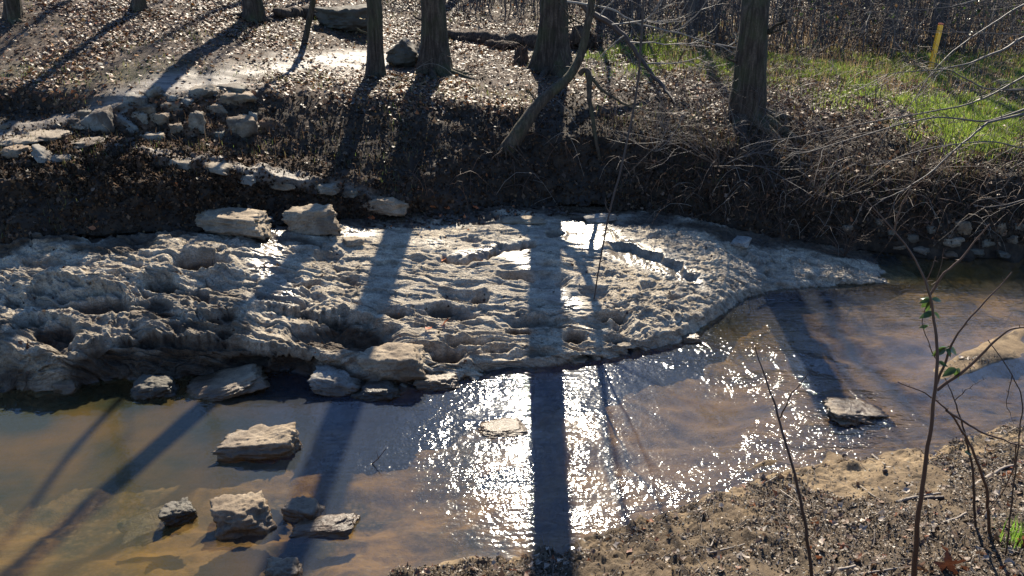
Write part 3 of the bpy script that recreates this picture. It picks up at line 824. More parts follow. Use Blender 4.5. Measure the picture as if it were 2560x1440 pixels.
gw = 'stones standing in the creek'
stone(640, 1150, 200, 84, 'long tan boulder in the creek, high at its right end and tapering left', STONE, 1, taper=.75, tilt=6, group=gw, depth=.2, sink=.25, z0=0)
stone(598, 1345, 152, 112, 'large blocky boulder in the water with a wet rusty foot', STONE, 2, group=gw, depth=.22, yaw=20, sink=.1, z0=0, sharp=7)
stone(748, 1308, 108, 66, 'small pale cube-like block beside the large blocky boulder', STONE, 3, group=gw, depth=.15, yaw=-12, sink=.2, z0=0, sharp=5)
stone(800, 1345, 165, 36, 'thin flat slab awash in front of the small pale block', STONE_RED, 4, group=gw, depth=.14, tilt=-6, z0=0, hm=.05, yaw=8)
stone(437, 1312, 85, 50, 'dark wet wedge just breaking the surface of the left pool', STONE_DARK, 5, group=gw, depth=.12, z0=0, hm=.11, yaw=30)
stone(370, 1350, 170, 60, 'sunken flat slab seen under the water of the left pool', STONE_GREY, 6, group=gw, depth=.2, z0=-.13, hm=.05, tilt=-8, yaw=32)
stone(380, 995, 108, 40, 'low round topped rock under the dark overhang', STONE_DARK, 7, group=gw, depth=.16, z0=0, hm=.12, sink=.4)
stone(548, 1000, 205, 66, 'wide pale slab lying against the foot of the overhang', STONE, 8, group=gw, depth=.28, tilt=-10, z0=0, hm=.09, yaw=10)
stone(985, 945, 170, 84, 'big pale angular slab propped at the water edge', STONE, 9, group=gw, depth=.26, tilt=-7, yaw=-6, sink=.15, z0=.10, hm=.17)
stone(2155, 1060, 165, 62, 'white rough rock with a dark hollow out in the riffle', STONE, 10, group=gw, depth=.26, z0=0, hm=.045, tilt=9, rough=.16, yaw=14, sharp=4)
stone(1260, 1092, 120, 40, 'barely emerging tan rock among the brightest sparkles', STONE_RED, 11, group=gw, depth=.17, z0=0, hm=.016, yaw=10, rough=.14)
stone(700, 1462, 100, 40, 'tan rock cut off by the bottom of the picture', STONE, 12, group=gw, depth=.12, z0=0, hm=.09)
stone(835, 985, 130, 46, 'wet grey slab at the shore between two pale slabs', STONE_GREY, 13, group=gw, depth=.2, z0=0.02, hm=.1, tilt=9, rough=.12)
stone(940, 1000, 120, 40, 'dark wet slab below the big propped slab', STONE_DARK, 14, group=gw, depth=.16, z0=0, hm=.07, tilt=-5, rough=.12)
stone(1728, 856, 56, 26, 'small white stone at the corner where the rock dome meets the water', STONE, 15, group=gw, depth=.08, z0=0, hm=.05)
stone(1095, 975, 110, 40, 'low pale ledge block at the waterline right of the propped slab', STONE, 16, group=gw, depth=.18, z0=0, hm=.08, tilt=4, rough=.12)
stone(160, 985, 70, 36, 'bright knobbly rock under the left end of the overhang', STONE, 17, group=gw, depth=.1, z0=0, hm=.09)
stone(648, 975, 34, 30, 'small upright splinter beside the wide pale slab', STONE_DARK, 18, group=gw, depth=.05, z0=0, hm=.07, tilt=30)

gs = 'boulders resting on the back of the rock shelf'
stone(588, 590, 185, 72, 'long boulder with a sloping pale top on the rock shelf', STONE, 21, group=gs, depth=.30, yaw=-8, sink=.12, cat='boulder', name='boulder')
stone(780, 582, 132, 74, 'rounded block boulder right of the long sloping one', STONE, 22, group=gs, depth=.24, yaw=6, sink=.1, cat='boulder', name='boulder', sharp=6)
stone(955, 530, 118, 52, 'brownish boulder half sunk in dark mud', STONE_RED, 23, group=gs, depth=.24, yaw=12, sink=.3, cat='boulder', name='boulder')

wall = [
 (375, 245, 52, 26, 0, 'palest slanting slab at the top left of the stone revetment', -28), (418, 250, 70, 22, 1, 'flat grey slab right of the palest slanting one', 4),
 (495, 243, 72, 32, 0, 'tan wedge stone on the top course of the revetment', -8), (578, 236, 78, 26, 3, 'dark long capstone at the right end of the top course', 3),
 (585, 262, 92, 40, 2, 'big brown block under the dark capstone', 0), (335, 262, 52, 30, 1, 'grey block behind the slanting pale slab', 8),
 (300, 285, 74, 30, 1, 'broad bluish slab at the left shoulder of the revetment', -18), (245, 330, 66, 62, 1, 'tall bluish boulder leaning at the left foot of the revetment', -10),
 (190, 318, 62, 28, 0, 'tan brick-like stone left of the tall bluish boulder', 4), (205, 292, 36, 20, 3, 'small dark stone on top of the tan brick-like stone', 0),
 (315, 328, 76, 36, 1, 'pointed grey slab with a bright lower face', 22), (352, 285, 62, 28, 2, 'rusty stone in the middle of the left slope', -6),
 (345, 300, 44, 24, 0, 'pale broken piece under the rusty stone', 12), (425, 275, 46, 24, 2, 'brown chunk under the flat grey slab', -4),
 (460, 262, 50, 22, 1, 'thin grey filler stone below the tan wedge', 6), (398, 310, 44, 32, 2, 'reddish lump half covered in clay', 0),
 (490, 322, 36, 48, 0, 'upright oval stone set in the clay', 4), (440, 332, 34, 28, 2, 'small clay-stained stone left of the upright oval one', 0),
 (602, 336, 64, 52, 2, 'large square block at the right foot of the revetment', 4), (630, 312, 24, 36, 1, 'narrow grey stone standing above the square block', 10),
 (375, 352, 52, 24, 0, 'single tan cobble lying clear in front of the revetment', 0), (540, 345, 40, 22, 3, 'dark low stone at the foot of the clay', 0),
 (535, 282, 44, 26, 2, 'rust coloured stone between capstone and clay', -8), (280, 300, 40, 20, 3, 'dark gap stone between bluish slab and pointed slab', 0),
]
MS = [mat_stone('wall_stone_tan', (1, .92, .82), .4, .95), mat_stone('wall_stone_grey', (.8, .86, .93), .42, .9), mat_stone('wall_stone_brown', (1, .8, .62), .5, 1.0), mat_stone('wall_stone_dark', (.9, .95, .9), .65, .9)]
for i, (u, v, a, b, k, lab, t) in enumerate(wall):
    stone(u, v + 3, a * 1.18, b * 1.15, lab, MS[k], 40 + i, tilt=t, yaw=random.uniform(-20, 20), sink=.45, back=1.0, group='stones of the revetment below the trail', sharp=7, lvl=4, depth=a * .0028)
lf = [
 (110, 350, 115, 26, 0, 'long flat tan stone edging the trail at the left'), (48, 362, 105, 30, 0, 'wide tan stone at the left edge of the picture beside the trail'),
 (210, 368, 84, 26, 0, 'flat pale slab by itself where the trail meets the mound'), (104, 403, 62, 34, 1, 'white tilted slab sticking out of the mound'),
 (150, 405, 52, 26, 1, 'grey chip right of the white tilted slab'), (38, 392, 64, 34, 2, 'brown stone sunk in the mound at the far left'),
 (12, 322, 24, 14, 0, 'tiny white stone on the trail edge at far left'), (190, 372, 40, 14, 3, 'low dark stone beside the flat pale slab')]
for i, (u, v, a, b, k, lab) in enumerate(lf):
    stone(u, v, a, b, lab, MS[k], 80 + i, tilt=[0, -4, -6, 32, 6, 0, 0, 0][i], yaw=random.uniform(-15, 15), sink=.3, group='stones edging the trail on the left mound', lvl=4, depth=a * .0028)
pt = [(450, 412, 66, 18, 'first flat stepping slab on the lower trail'), (535, 428, 90, 20, 'second and longest stepping slab on the lower trail'), (610, 445, 56, 16, 'narrow stepping slab on the lower trail past the longest'),
      (705, 468, 60, 18, 'stepping slab half covered by clods on the lower trail'), (800, 472, 96, 28, 'broad pale slab at the bend of the lower trail'), (870, 480, 44, 16, 'last small slab of the lower trail above the muddy boulder')]
for i, (u, v, a, b, lab) in enumerate(pt):
    stone(u, v + random.uniform(-5, 6), a * 1.1, b, lab, MS[[0, 0, 1, 2, 0, 3][i]], 100 + i, yaw=random.uniform(-35, 20), sink=1.0, hm=.05, tilt=3, group='slabs along the lower trail', lvl=4, depth=.14)
rp = [(2405, 578, 48, 38), (2332, 578, 34, 24), (2380, 612, 54, 30), (2470, 612, 46, 26), (2500, 580, 36, 34), (2282, 600, 36, 22), (2535, 604, 34, 24), (2440, 636, 50, 24), (2250, 622, 34, 18), (2200, 560, 26, 20), (2310, 632, 44, 20), (2550, 570, 30, 20), (2375, 640, 40, 18), (2230, 584, 22, 14), (2120, 575, 26, 18), (2510, 640, 44, 20)]
for i, (u, v, a, b) in enumerate(rp):
    lab = 'largest pale stone of the rubble on the shaded right bank' if i == 0 else 'grey rubble stone at the foot of the shaded right bank'
    stone(u, v, a, b, lab, MS[[2, 3, 0, 3][i % 4]], 120 + i, yaw=random.uniform(-40, 40), group='rubble stones at the foot of the right bank', lvl=4, sink=.55)
stone(1005, 166, 88, 58, 'grey triangular boulder between two trunks on the far bank', STONE_DARK, 140, cat='boulder', name='boulder', sharp=5, depth=.35, peak=.95, hm=.24)
stone(868, 75, 140, 70, 'dark mossy boulder under the twigs at the top of the picture', STONE_DARK, 141, cat='boulder', name='boulder', depth=.6)
gshelf = 'loose flakes lying on the rock shelf'
for i, (u, v, a, b, lab) in enumerate([(1310, 560, 120, 26, 'thin lifted flake at the back of the shelf in the broad trunk shadow'), (1500, 552, 90, 14, 'low flake on the glaring wet rock'), (880, 612, 44, 16, 'small flake near the fork of the left shadow'),
        (1855, 612, 70, 26, 'dark edged flake near the grassy clump on the dome'), (1245, 945, 60, 20, 'flake at the waterline beside the broad trunk shadow'), (660, 560, 24, 14, 'little stone between the two shelf boulders')]):
    stone(u, v, a, b, lab, [STONE, STONE_GREY][i % 2], 150 + i, group=gshelf, hm=.04, depth=.12, yaw=i * 20, lvl=4)

# ------------------------------------------------------------------ trees
def trunk_mesh(base, pts, radii, sides=28, n=70, flare=.6, furrow=.04, seed=0, split=False):
    P = np.array([tuple(q_) for q_ in pts]); d_ = P[:, 2] - P[0, 2]
    tt = np.linspace(0, 1, n) ** 1.5 * d_[-1]
    P = np.stack([np.interp(tt, d_, P[:, k]) for k in range(3)], -1); P[1:-1, :2] = smooth_axis(P, 3, 0)[1:-1, :2]
    # finer rings near the base
    rr = np.interp(tt / tt[-1], np.linspace(0, 1, len(radii)), radii)
    hh = P[:, 2] - P[0, 2]
    th = np.arange(sides) / sides * 2 * math.pi
    r0 = rr[0]
    TH, HH = np.meshgrid(th, hh)
    fl = flare * np.exp(-np.clip(HH, 0, None) / (r0 * 2.2))
    lob = 1 + fl * (1 + .55 * np.sin(TH * 3 + seed) + .35 * np.sin(TH * 5 + 2 * seed))
    fr = furrow * ridged(TH * 3.8 + 40, HH * 1.4 + seed, 2, s=seed + 5) + .03 * fbm(np.cos(TH) * 2, HH * 2, np.sin(TH) * 2 + 9, o=2, s=seed)
    rad = rr[:, None] * lob * (1 + fr)
    if split: rad *= 1 - .35 * np.exp(-((((TH - 4.75 + math.pi) % (2 * math.pi)) - math.pi) / .22) ** 2)
    V = P[:, None, :] + np.stack([np.cos(TH) * rad, np.sin(TH) * rad, 0 * rad], -1) - np.array(tuple(base))
    i = np.arange(n - 1)[:, None] * sides; j = np.arange(sides)[None, :]; j2 = (j + 1) % sides
    F = np.stack([i + j, i + j2, i + sides + j2, i + sides + j], -1).reshape(-1, 4)
    return np_mesh('trunk', V.reshape(-1, 3), F)

def branchlets(T, p, d, length, rad, r, depth, origin, droop=.0, sides=5, kids=4):
    n = 7
    pts = [np.array(p, float)]; d = np.array(d, float); d /= np.linalg.norm(d)
    dirs = []
    for i in range(n):
        d = d + r.normal(0, .13, 3) + np.array([0, 0, .04 - droop]); d /= np.linalg.norm(d)
        pts.append(pts[-1] + d * length / n); dirs.append(d.copy())
    T.add(pts, [rad, rad * .35], max(3, sides), origin)
    if depth > 0:
        for _ in range(kids):
            k = r.integers(2, n)
            side = r.normal(0, 1, 3); side -= side.dot(dirs[k]) * dirs[k]; side /= np.linalg.norm(side)
            branchlets(T, pts[k], dirs[k] * .75 + side * .75, length * r.uniform(.4, .65), rad * .45, r, depth - 1, origin, droop, sides - 1, kids)

def tree(u, v, wpx, lean=(0, 0), height=13, label='', mat=None, seed=0, crown=9, start=.5, flare=.55, split=False, name='bare_tree', group='tree trunks on the far bank', cat='tree', top_uv=None, blen=2.2, rads=(1, .93, .82, .68, .45, .2), s2=0.0):
    p = hit(u, v)
    k = px2m(p)
    r0 = wpx * k / 2
    base = Vector((p.x, p.y, p.z - .12))
    e = empty(name, base)
    tag(e, label, cat, group)
    if top_uv:      # where the trunk crosses the top of the photo, at the same distance
        q = at_y(top_uv[0], top_uv[1], p.y)
        lean = ((q.x - p.x) / (q.z - p.z), 0)
    r = np.random.default_rng(seed)
    pts = [base]
    hv = (q.z - p.z) if top_uv else height      # seen part follows the photo, above it the stem straightens or bends
    hs = [h_ for h_ in (.25 * hv, .5 * hv, .75 * hv, hv, hv + .4) if h_ < height]
    hs += list(np.linspace(min(hs[-1] + .5, height), height, 9)) if hs[-1] + .5 < height else [height]
    for h_ in hs:
        t = h_ / height; up_ = max(0, h_ - hv - .3)
        pts.append(base + Vector((lean[0] * min(h_, hv + .3) + s2 * up_ + r.normal(0, .03) * (h_ > hv), r.normal(0, .03) * (h_ > hv), h_)))
    me = trunk_mesh(base, pts, [r0 * q_ for q_ in rads], flare=flare, seed=seed, split=split)
    link('trunk', me, mat or BARK, e)
    if wpx > 30:
        for i in range(5):
            a = r.uniform(0, 6.28) if i else -1.2; L = r0 * r.uniform(2.2, 3.6)
            rt = Tubes(); Pr = []
            for t in np.linspace(0, 1, 8):
                xx = base.x + math.cos(a + .3 * t) * (r0 * .8 + L * t); yy = base.y + math.sin(a + .3 * t) * (r0 * .8 + L * t)
                Pr.append((xx, yy, hgt(xx, yy, 8) + r0 * .25 * (1 - t) - .04 * t))
            rt.add(Pr, [r0 * .42, r0 * .12], 8, base); rt.build('root', mat or BARK, e)
        st = Tubes(); hz_ = r.uniform(.5, 1.1); a = r.choice([0.1, 3.0])
        c0 = np.array([base.x + lean[0] * hz_, base.y, base.z + hz_]); d0 = np.array([math.cos(a), -.2, .35])
        st.add([c0 + d0 * r0 * .6, c0 + d0 * (r0 + .10), c0 + d0 * (r0 + .16) + np.array([0, 0, .03])], [.022, .012], 6, base); st.build('stub', mat or BARK, e)
    T = Tubes()
    P = np.array([tuple(q) for q in pts])
    for i in range(crown):
        t = start + (1 - start) * (i + r.uniform(0, 1)) / crown
        q = np.array([np.interp(t * height, P[:, 2] - base.z, P[:, c]) for c in range(3)])
        a = r.uniform(0, 2 * math.pi)
        branchlets(T, q, (math.cos(a), math.sin(a), r.uniform(.4, 1.0)), blen * (1.25 - t * .6), r0 * .26 * (1.2 - t), r, 2, base)
    T.build('crown', mat or BARK, e)
    return e

tree(30, 45, 34, height=12, label='dark trunk at the top left corner of the picture', seed=11, top_uv=(28, 0))
tree(340, 24, 26, height=11, label='small dark trunk base second from the left at the top', seed=12, top_uv=(342, 0), flare=.9)
tree(630, 48, 42, height=13, label='grey-brown trunk whose long slanting shadow crosses the leafy slope', seed=13, top_uv=(628, 0))
tree(757, 102, 15, height=8, label='slender dark sapling leaning right beside the trail', seed=14, top_uv=(778, 0), flare=.15, crown=5, blen=1.2, name='sapling')
tree(938, 190, 37, height=13, label='trunk with a dark vertical split left of the triangular boulder', seed=15, top_uv=(936, 0), split=True, flare=.8, s2=-.34)
tree(1088, 175, 56, height=14, label='thick trunk with a widely flared base right of the triangular boulder', seed=16, top_uv=(1084, 0), flare=.85)
tree(1384, 178, 62, height=15, label='largest rough-barked trunk at the centre casting the broad shadow to the water', seed=17, top_uv=(1386, 0), flare=1.1)
tree(1868, 296, 84, height=2.55, label='thick broken-off trunk on the lip of the bank at the right', seed=18, top_uv=(1890, 0), flare=.15, crown=3, blen=.5, rads=[1, .93, .86, .8, .74, .6])
tree(1160, -40, 22, height=9, label='thin grey trunk above the log at the top centre', seed=19, flare=.2, crown=5)

# leaning snag with its broken limb
p0 = hit(1268, 372)
e = empty('leaning_snag', p0)
tag(e, 'crooked dead tree growing out of the bank and bending upright before the largest trunk', 'dead tree')
yb = p0.y
pts = [at_y(1262, 385, yb + .05), at_y(1290, 340, yb + .05), at_y(1345, 258, yb + .25), at_y(1400, 215, yb + .4), at_y(1440, 180, yb + .5), at_y(1452, 140, yb + .55), at_y(1468, 70, yb + .6), at_y(1480, 10, yb + .65), at_y(1490, -160, yb + .7), at_y(1520, -500, yb + .8)]
T = Tubes(); T.add(wiggle(pts, 60, .006, 3), [.13, .10, .075, .062, .055, .052, .045, .04, .035, .025], 16, p0); T.build('trunk', SNAG, e)
T = Tubes(); T.add(wiggle([at_y(1450, 185, yb + .5), at_y(1464, 165, yb + .45), at_y(1474, 190, yb + .4), at_y(1472, 240, yb + .3), at_y(1485, 320, yb + .15), at_y(1500, 400, yb + .05), at_y(1510, 460, yb - .1)], 40, .005, 4), [.04, .045, .034, .03, .028, .025, .02], 10, p0)
T.build('broken_limb', SNAG, e)
T = Tubes(); T.add(wiggle([at_y(1474, 190, yb + .4), at_y(1505, 225, yb + .35), at_y(1560, 260, yb + .3), at_y(1620, 278, yb + .3)], 24, .006, 5), [.028, .01], 6, p0)
T.build('side_branch', SNAG, e)
r_ = np.random.default_rng(5)
for (u, v, a, b, l) in [(1470, 60, .5, .9, .9), (1462, 110, -.7, .5, .5), (1455, 60, -.9, .3, .6), (1345, 262, -.35, .8, .3), (1480, 0, .8, .7, 1.4), (1485, -60, -.6, .8, 1.4), (1500, -200, .6, .6, 1.3)]:
    T = Tubes(); branchlets(T, tuple(at_y(u, v, yb + .6)), (a, -.1, b), l, .016, r_, 2, p0); T.build('side_branch', SNAG, e)
# mossy tuft of roots where the snag leaves the bank
T = Tubes()
for i in range(26):
    a = r_.uniform(0, 6.28)
    q = np.array(tuple(p0)) + r_.normal(0, .05, 3)
    T.add([q, q + np.array([math.cos(a) * .12, -.08, -.06]), q + np.array([math.cos(a) * .25, -.12, -.2])], [.018, .004], 4, p0)
T.build('roots', ROTTEN, e)

# thin dead pole standing on the rock
p0 = hit(1485, 748)
e = tag(Tubes_obj := empty('dead_pole', p0), 'thin dead pole standing on the rock and leaning up out of the picture', 'dead stem')
T = Tubes()
T.add(wiggle([p0, at_y(1500, 655, p0.y + .1), at_y(1523, 530, p0.y + .25), at_y(1556, 410, p0.y + .4), at_y(1582, 290, p0.y + .5), at_y(1600, 160, p0.y + .55), at_y(1609, 0, p0.y + .6), at_y(1614, -180, p0.y + .6)], 60, .004, 9), [.008, .011, .013, .014, .012], 8, p0)
T.build('stem', TWIG_DARK, e)
for (u, v, a, b, l) in [(1582, 290, .6, .5, .3), (1523, 530, -.5, .6, .18), (1604, 100, -.6, .7, .5), (1500, 655, .7, .3, .1)]:
    T = Tubes(); branchlets(T, tuple(at_y(u, v, p0.y + .5 if v < 400 else p0.y + .2)), (a, 0, b), l, .006, r_, 1, p0, kids=2)
    T.build('side_twig', TWIG_DARK, e)

# fallen limb arching down right of the centre
yb = 14.0
p0 = hit(1690, 262)
e = empty('fallen_limb', p0)
tag(e, 'dark arching limb coming down to the leafy terrace right of the centre trunk', 'fallen branch')
T = Tubes(); T.add(wiggle([at_y(1425, -14, 14.8), at_y(1470, 28, 14.7), at_y(1530, 62, 14.5), at_y(1575, 105, 14.3), at_y(1610, 160, 14.1), at_y(1650, 205, 13.9), p0], 50, .012, 6), [.045, .05, .042, .035, .03, .02], 8, p0)
T.build('limb', TWIG_DARK, e)
T = Tubes()
T.add(wiggle([at_y(1418, 4, 14.6), at_y(1530, 22, 14.4), at_y(1600, 62, 14.2), at_y(1690, 82, 14.0), at_y(1790, 110, 13.8), at_y(1850, 140, 13.6)], 40, .012, 8), [.022, .006], 6, p0)
for (u, v, a, b, l) in [(1530, 62, .8, .1, 1.2), (1575, 105, .9, -.2, 1.3), (1610, 160, 1, .1, 1.0), (1500, 40, .5, .8, .8), (1600, 62, .8, .5, 1.0), (1690, 82, .7, .6, .9), (1560, 90, -.7, -.5, .6), (1790, 110, .8, -.3, .7)]:
    T.build('side_branch', TWIG_PALE, e); T = Tubes()
    branchlets(T, tuple(at_y(u, v, 14.2)), (a, -.15, b), l, .013, r_, 2, p0, kids=4)
T.build('side_branch', TWIG_PALE, e)

# stump, logs
p0 = hit(1302, 160)
e = empty('tree_stump', p0)
tag(e, 'short ragged black stump standing on the leaves left of the largest trunk', 'stump')
V, F = [], []
k = px2m(p0); n, sd = 10, 24
r0 = 17 * k; hh = 40 * k
th = np.arange(sd) / sd * 2 * math.pi
rows_ = []
for i in range(n):
    t = i / (n - 1)
    rad = r0 * (1.15 - .25 * t + .12 * np.sin(th * 4 + 1) * (1 - t)) * (1 + .06 * vnoise(th * 3, th * 0 + i * .7, 0.0, 3))
    top = hh * (t * (1 + (.22 * np.sin(th * 3 + .6) + .15 * np.sin(th * 7)) * t)) - .05
    rows_.append(np.stack([np.cos(th) * rad, np.sin(th) * rad, top], -1))
rows_.append(rows_[-1] * np.array([.55, .55, .8])); rows_.append(rows_[-1] * np.array([.1, .1, .85]))
V = np.stack(rows_); nn_ = len(rows_)
i = np.arange(nn_ - 1)[:, None] * sd; j = np.arange(sd)[None, :]; j2 = (j + 1) % sd
link('stump', np_mesh('stump', V.reshape(-1, 3), np.stack([i + j, i + j2, i + sd + j2, i + sd + j], -1).reshape(-1, 4)), ROTTEN, e)

def log(pts, radii, label, mat, seed, group='fallen logs'):
    T = Tubes(); P = wiggle(pts, 50, .02, seed)
    T.add(np.vstack([P[:1], P, P[-1:]]), [.01] + list(np.interp(np.linspace(0, 1, 50), np.linspace(0, 1, len(radii)), radii)) + [.01], 16)
    V = np.concatenate(T.V); c = V.mean(0)
    V = V + (V - np.repeat(np.vstack([P[:1], P, P[-1:]]), 16, axis=0)) * (.35 * fbm(V[:, 0] * 5, V[:, 1] * 5, V[:, 2] * 5, o=3, s=seed))[:, None]
    o = link('fallen_log', np_mesh('fallen_log', V - c, np.concatenate(T.F)), mat)
    o.location = c
    tag(o, label, 'log', group)
def hz(u, v, up=.06):
    q = hit(u, v); return Vector((q.x, q.y, q.z + up))
log([hz(1098, 90), hz(1170, 100), hz(1250, 108), hz(1350, 116), hz(1430, 118), hz(1495, 116)], [.10, .12, .15, .17, .18, .14], 'long rotten reddish log lying behind the largest trunk', ROTTEN, 31)
log([hz(1480, 118, .1), hz(1440, 120, .2)], [.2, .22], 'short dark log end at the right of the long rotten log', ROTTEN, 32)
log([hz(690, 44), hz(770, 42), hz(850, 38)], [.10, .12, .09], 'dark log behind the slender leaning sapling at the top', ROTTEN, 33)
log([hz(1215, 118), hz(1290, 122)], [.07, .05], 'small split log in front of the long rotten one', ROTTEN, 34)

# yellow marker post
p0 = hit(2322, 186)
k = px2m(p0)
e = empty('marker_post', p0)
tag(e, 'leaning yellow marker post standing at the edge of the grass', 'marker post')
def flat_post(a, b, w_, t_, name, mat, par):
    b_ = bmesh.new(); bmesh.ops.create_cube(b_, size=1)
    d = (b - a); L = d.length
    for v in b_.verts: v.co = Vector((v.co.x * w_, v.co.y * t_, (v.co.z + .5) * L))
    bmesh.ops.bevel(b_, geom=b_.edges[:], offset=min(w_, t_) * .22, segments=2, affect='EDGES')
    q = Vector((0, 0, 1)).rotation_difference(d.normalized())
    for v in b_.verts: v.co = q @ v.co + a
    me = bpy.data.meshes.new(name); b_.to_mesh(me); b_.free()
    return link(name, me, mat, par, smooth=False)
YEL = M('yellow_plastic'); YEL = YEL.fin(YEL.mix(YEL.noise(12, 5), (0.75, 0.33, 0.01), (0.9, 0.45, 0.02)), .45, None, .5)
RED = M('red_band'); RED = RED.fin((0.35, .07, .03), .5)
a = Vector((0, 0, -.1)); b = at_y(2352, 62, p0.y + .05) - p0
flat_post(a, b, 12 * k, 9 * k, 'post', YEL, e)
dn = (b - a).normalized()
flat_post(b + dn * .003, b + dn * .03, 14 * k, 11 * k, 'cap', RED, e)
flat_post(a + dn * (b - a).length * .52, a + dn * ((b - a).length * .52 + .035), 14 * k, 11 * k, 'band', YEL, e)

# ------------------------------------------------------------------ background wood
def proto_tree(seed, h, r0):
    r = np.random.default_rng(seed)
    pts = [Vector((0, 0, -.2))] + [Vector((r.normal(0, .12) * i / 3, r.normal(0, .12) * i / 3, h * i / 6)) for i in range(1, 7)]
    e = empty('woodland_tree', (0, 0, 0))
    T = Tubes(); T.add(wiggle(pts, 22, .01, seed), [r0 * 1.25, r0, r0 * .8, r0 * .5, r0 * .15], 9); T.build('trunk', BARK_FAR, e)
    T = Tubes()
    for i in range(11):
        z = h * r.uniform(.12, .95); a = r.uniform(0, 6.28)
        branchlets(T, (0, 0, z), (math.cos(a), math.sin(a), r.uniform(.1, .9)), r.uniform(.8, 1.8), r0 * .22, r, 2, (0, 0, 0), sides=4, kids=3)
    T.build('crown', BRUSHM, e)
    return e
protos = [proto_tree(300 + i, 7 + i * .8, .07 + .025 * i) for i in range(5)]
def copy_tree(o, parent=None):
    c = o.copy(); COL.objects.link(c); c.parent = parent
    for ch in o.children: copy_tree(ch, c)
    return c
used = [0] * 5
nb = 0
r = np.random.default_rng(77)
spots = []
for _ in range(4000):
    if len(spots) >= 110: break
    yy = r.uniform(19.5, 48); uu = r.uniform(700, 2900)
    xx = (uu - 1280) / FPX * yy
    if uu < 1150 and yy < 27: continue
    if any((xx - a) ** 2 + (yy - b) ** 2 < .8 for a, b in spots): continue
    # leave the sun's path to the shelf fairly open
    if abs(xx - yy * .045) < 1.1 and yy < 30: continue
    spots.append((xx, yy))
for (xx, yy) in [(-15, 22), (-12.2, 21), (-9.5, 23.5), (-7.6, 21.5), (-13.5, 26), (-10.5, 27.5), (-6.2, 26), (-17, 24.5), (-4.4, 24)]: spots.append((xx, yy))
for i, (xx, yy) in enumerate(spots):
    k = int(r.integers(0, 5))
    if yy < 24: k = min(k, 2)
    o = protos[k] if not used[k] else copy_tree(protos[k])
    used[k] = 1
    o.location = (xx, yy, hgt(xx, yy, 30))
    o.rotation_euler = (r.normal(0, .04), r.normal(0, .04), r.uniform(0, 6.28))
    s = r.uniform(.8, 1.2); o.scale = (s, s, s)
    tag(o, 'bare grey woodland tree in the wood behind the terrace', 'tree', 'bare trees of the wood in the background')

# brushwood between them: nobody could count it
def brush(name, label, n, fx, fy, hmin, hmax, rad, mat, seed, kids=2, lean=.35, sides=3, flt=None):
    r = np.random.default_rng(seed); T = Tubes(); c = 0
    while c < n:
        yy = fy(r); uu = fx(r); xx = (uu - 1280) / FPX * yy
        if flt and not flt(uu, yy, r): continue
        zz = hgt(xx, yy, 30) - .03
        h = r.uniform(hmin, hmax); a = r.uniform(0, 6.28); l = abs(r.normal(0, lean))
        d = np.array([math.cos(a) * l, math.sin(a) * l, 1.0])
        bend = r.normal(0, .25, 3)
        ts = np.linspace(0, 1, 6)[:, None]
        P = np.array([xx, yy, zz]) + d * h * ts + bend * h * ts ** 2 * .6
        T.add(P, [rad * r.uniform(.6, 1.4), rad * .3], sides)
        for _ in range(kids):
            k = int(r.integers(1, 5)); dd = r.normal(0, 1, 3); dd[2] = abs(dd[2]) * .7
            dd /= np.linalg.norm(dd)
            L = h * r.uniform(.15, .45)
            T.add([P[k], P[k] + dd * L * .5 + r.normal(0, .02, 3), P[k] + dd * L + np.array([0, 0, -.1 * L])], [rad * .5, rad * .2], sides)
        c += 1
    o = T.build(name, mat)
    return tag(o, label, name.replace('_', ' '), None, 'stuff')
brush('brushwood', 'tangle of bare grey-brown brushwood filling the wood behind the terrace', 4600, lambda r: r.uniform(980, 3000), lambda r: 18.5 + 22 * r.random() ** 1.4, .5, 2.6, .012, BRUSHM, 401, 4,
      flt=lambda u, y, r: not (u < 1500 and y < 21))
brush('brush', 'pale sunlit twigs of the undergrowth along the edge of the wood', 600, lambda r: r.uniform(1050, 3000), lambda r: 18 + 10 * r.random(), .3, 1.4, .006, TWIG_PALE, 402, 4,
      flt=lambda u, y, r: not (u < 1500 and y < 20))

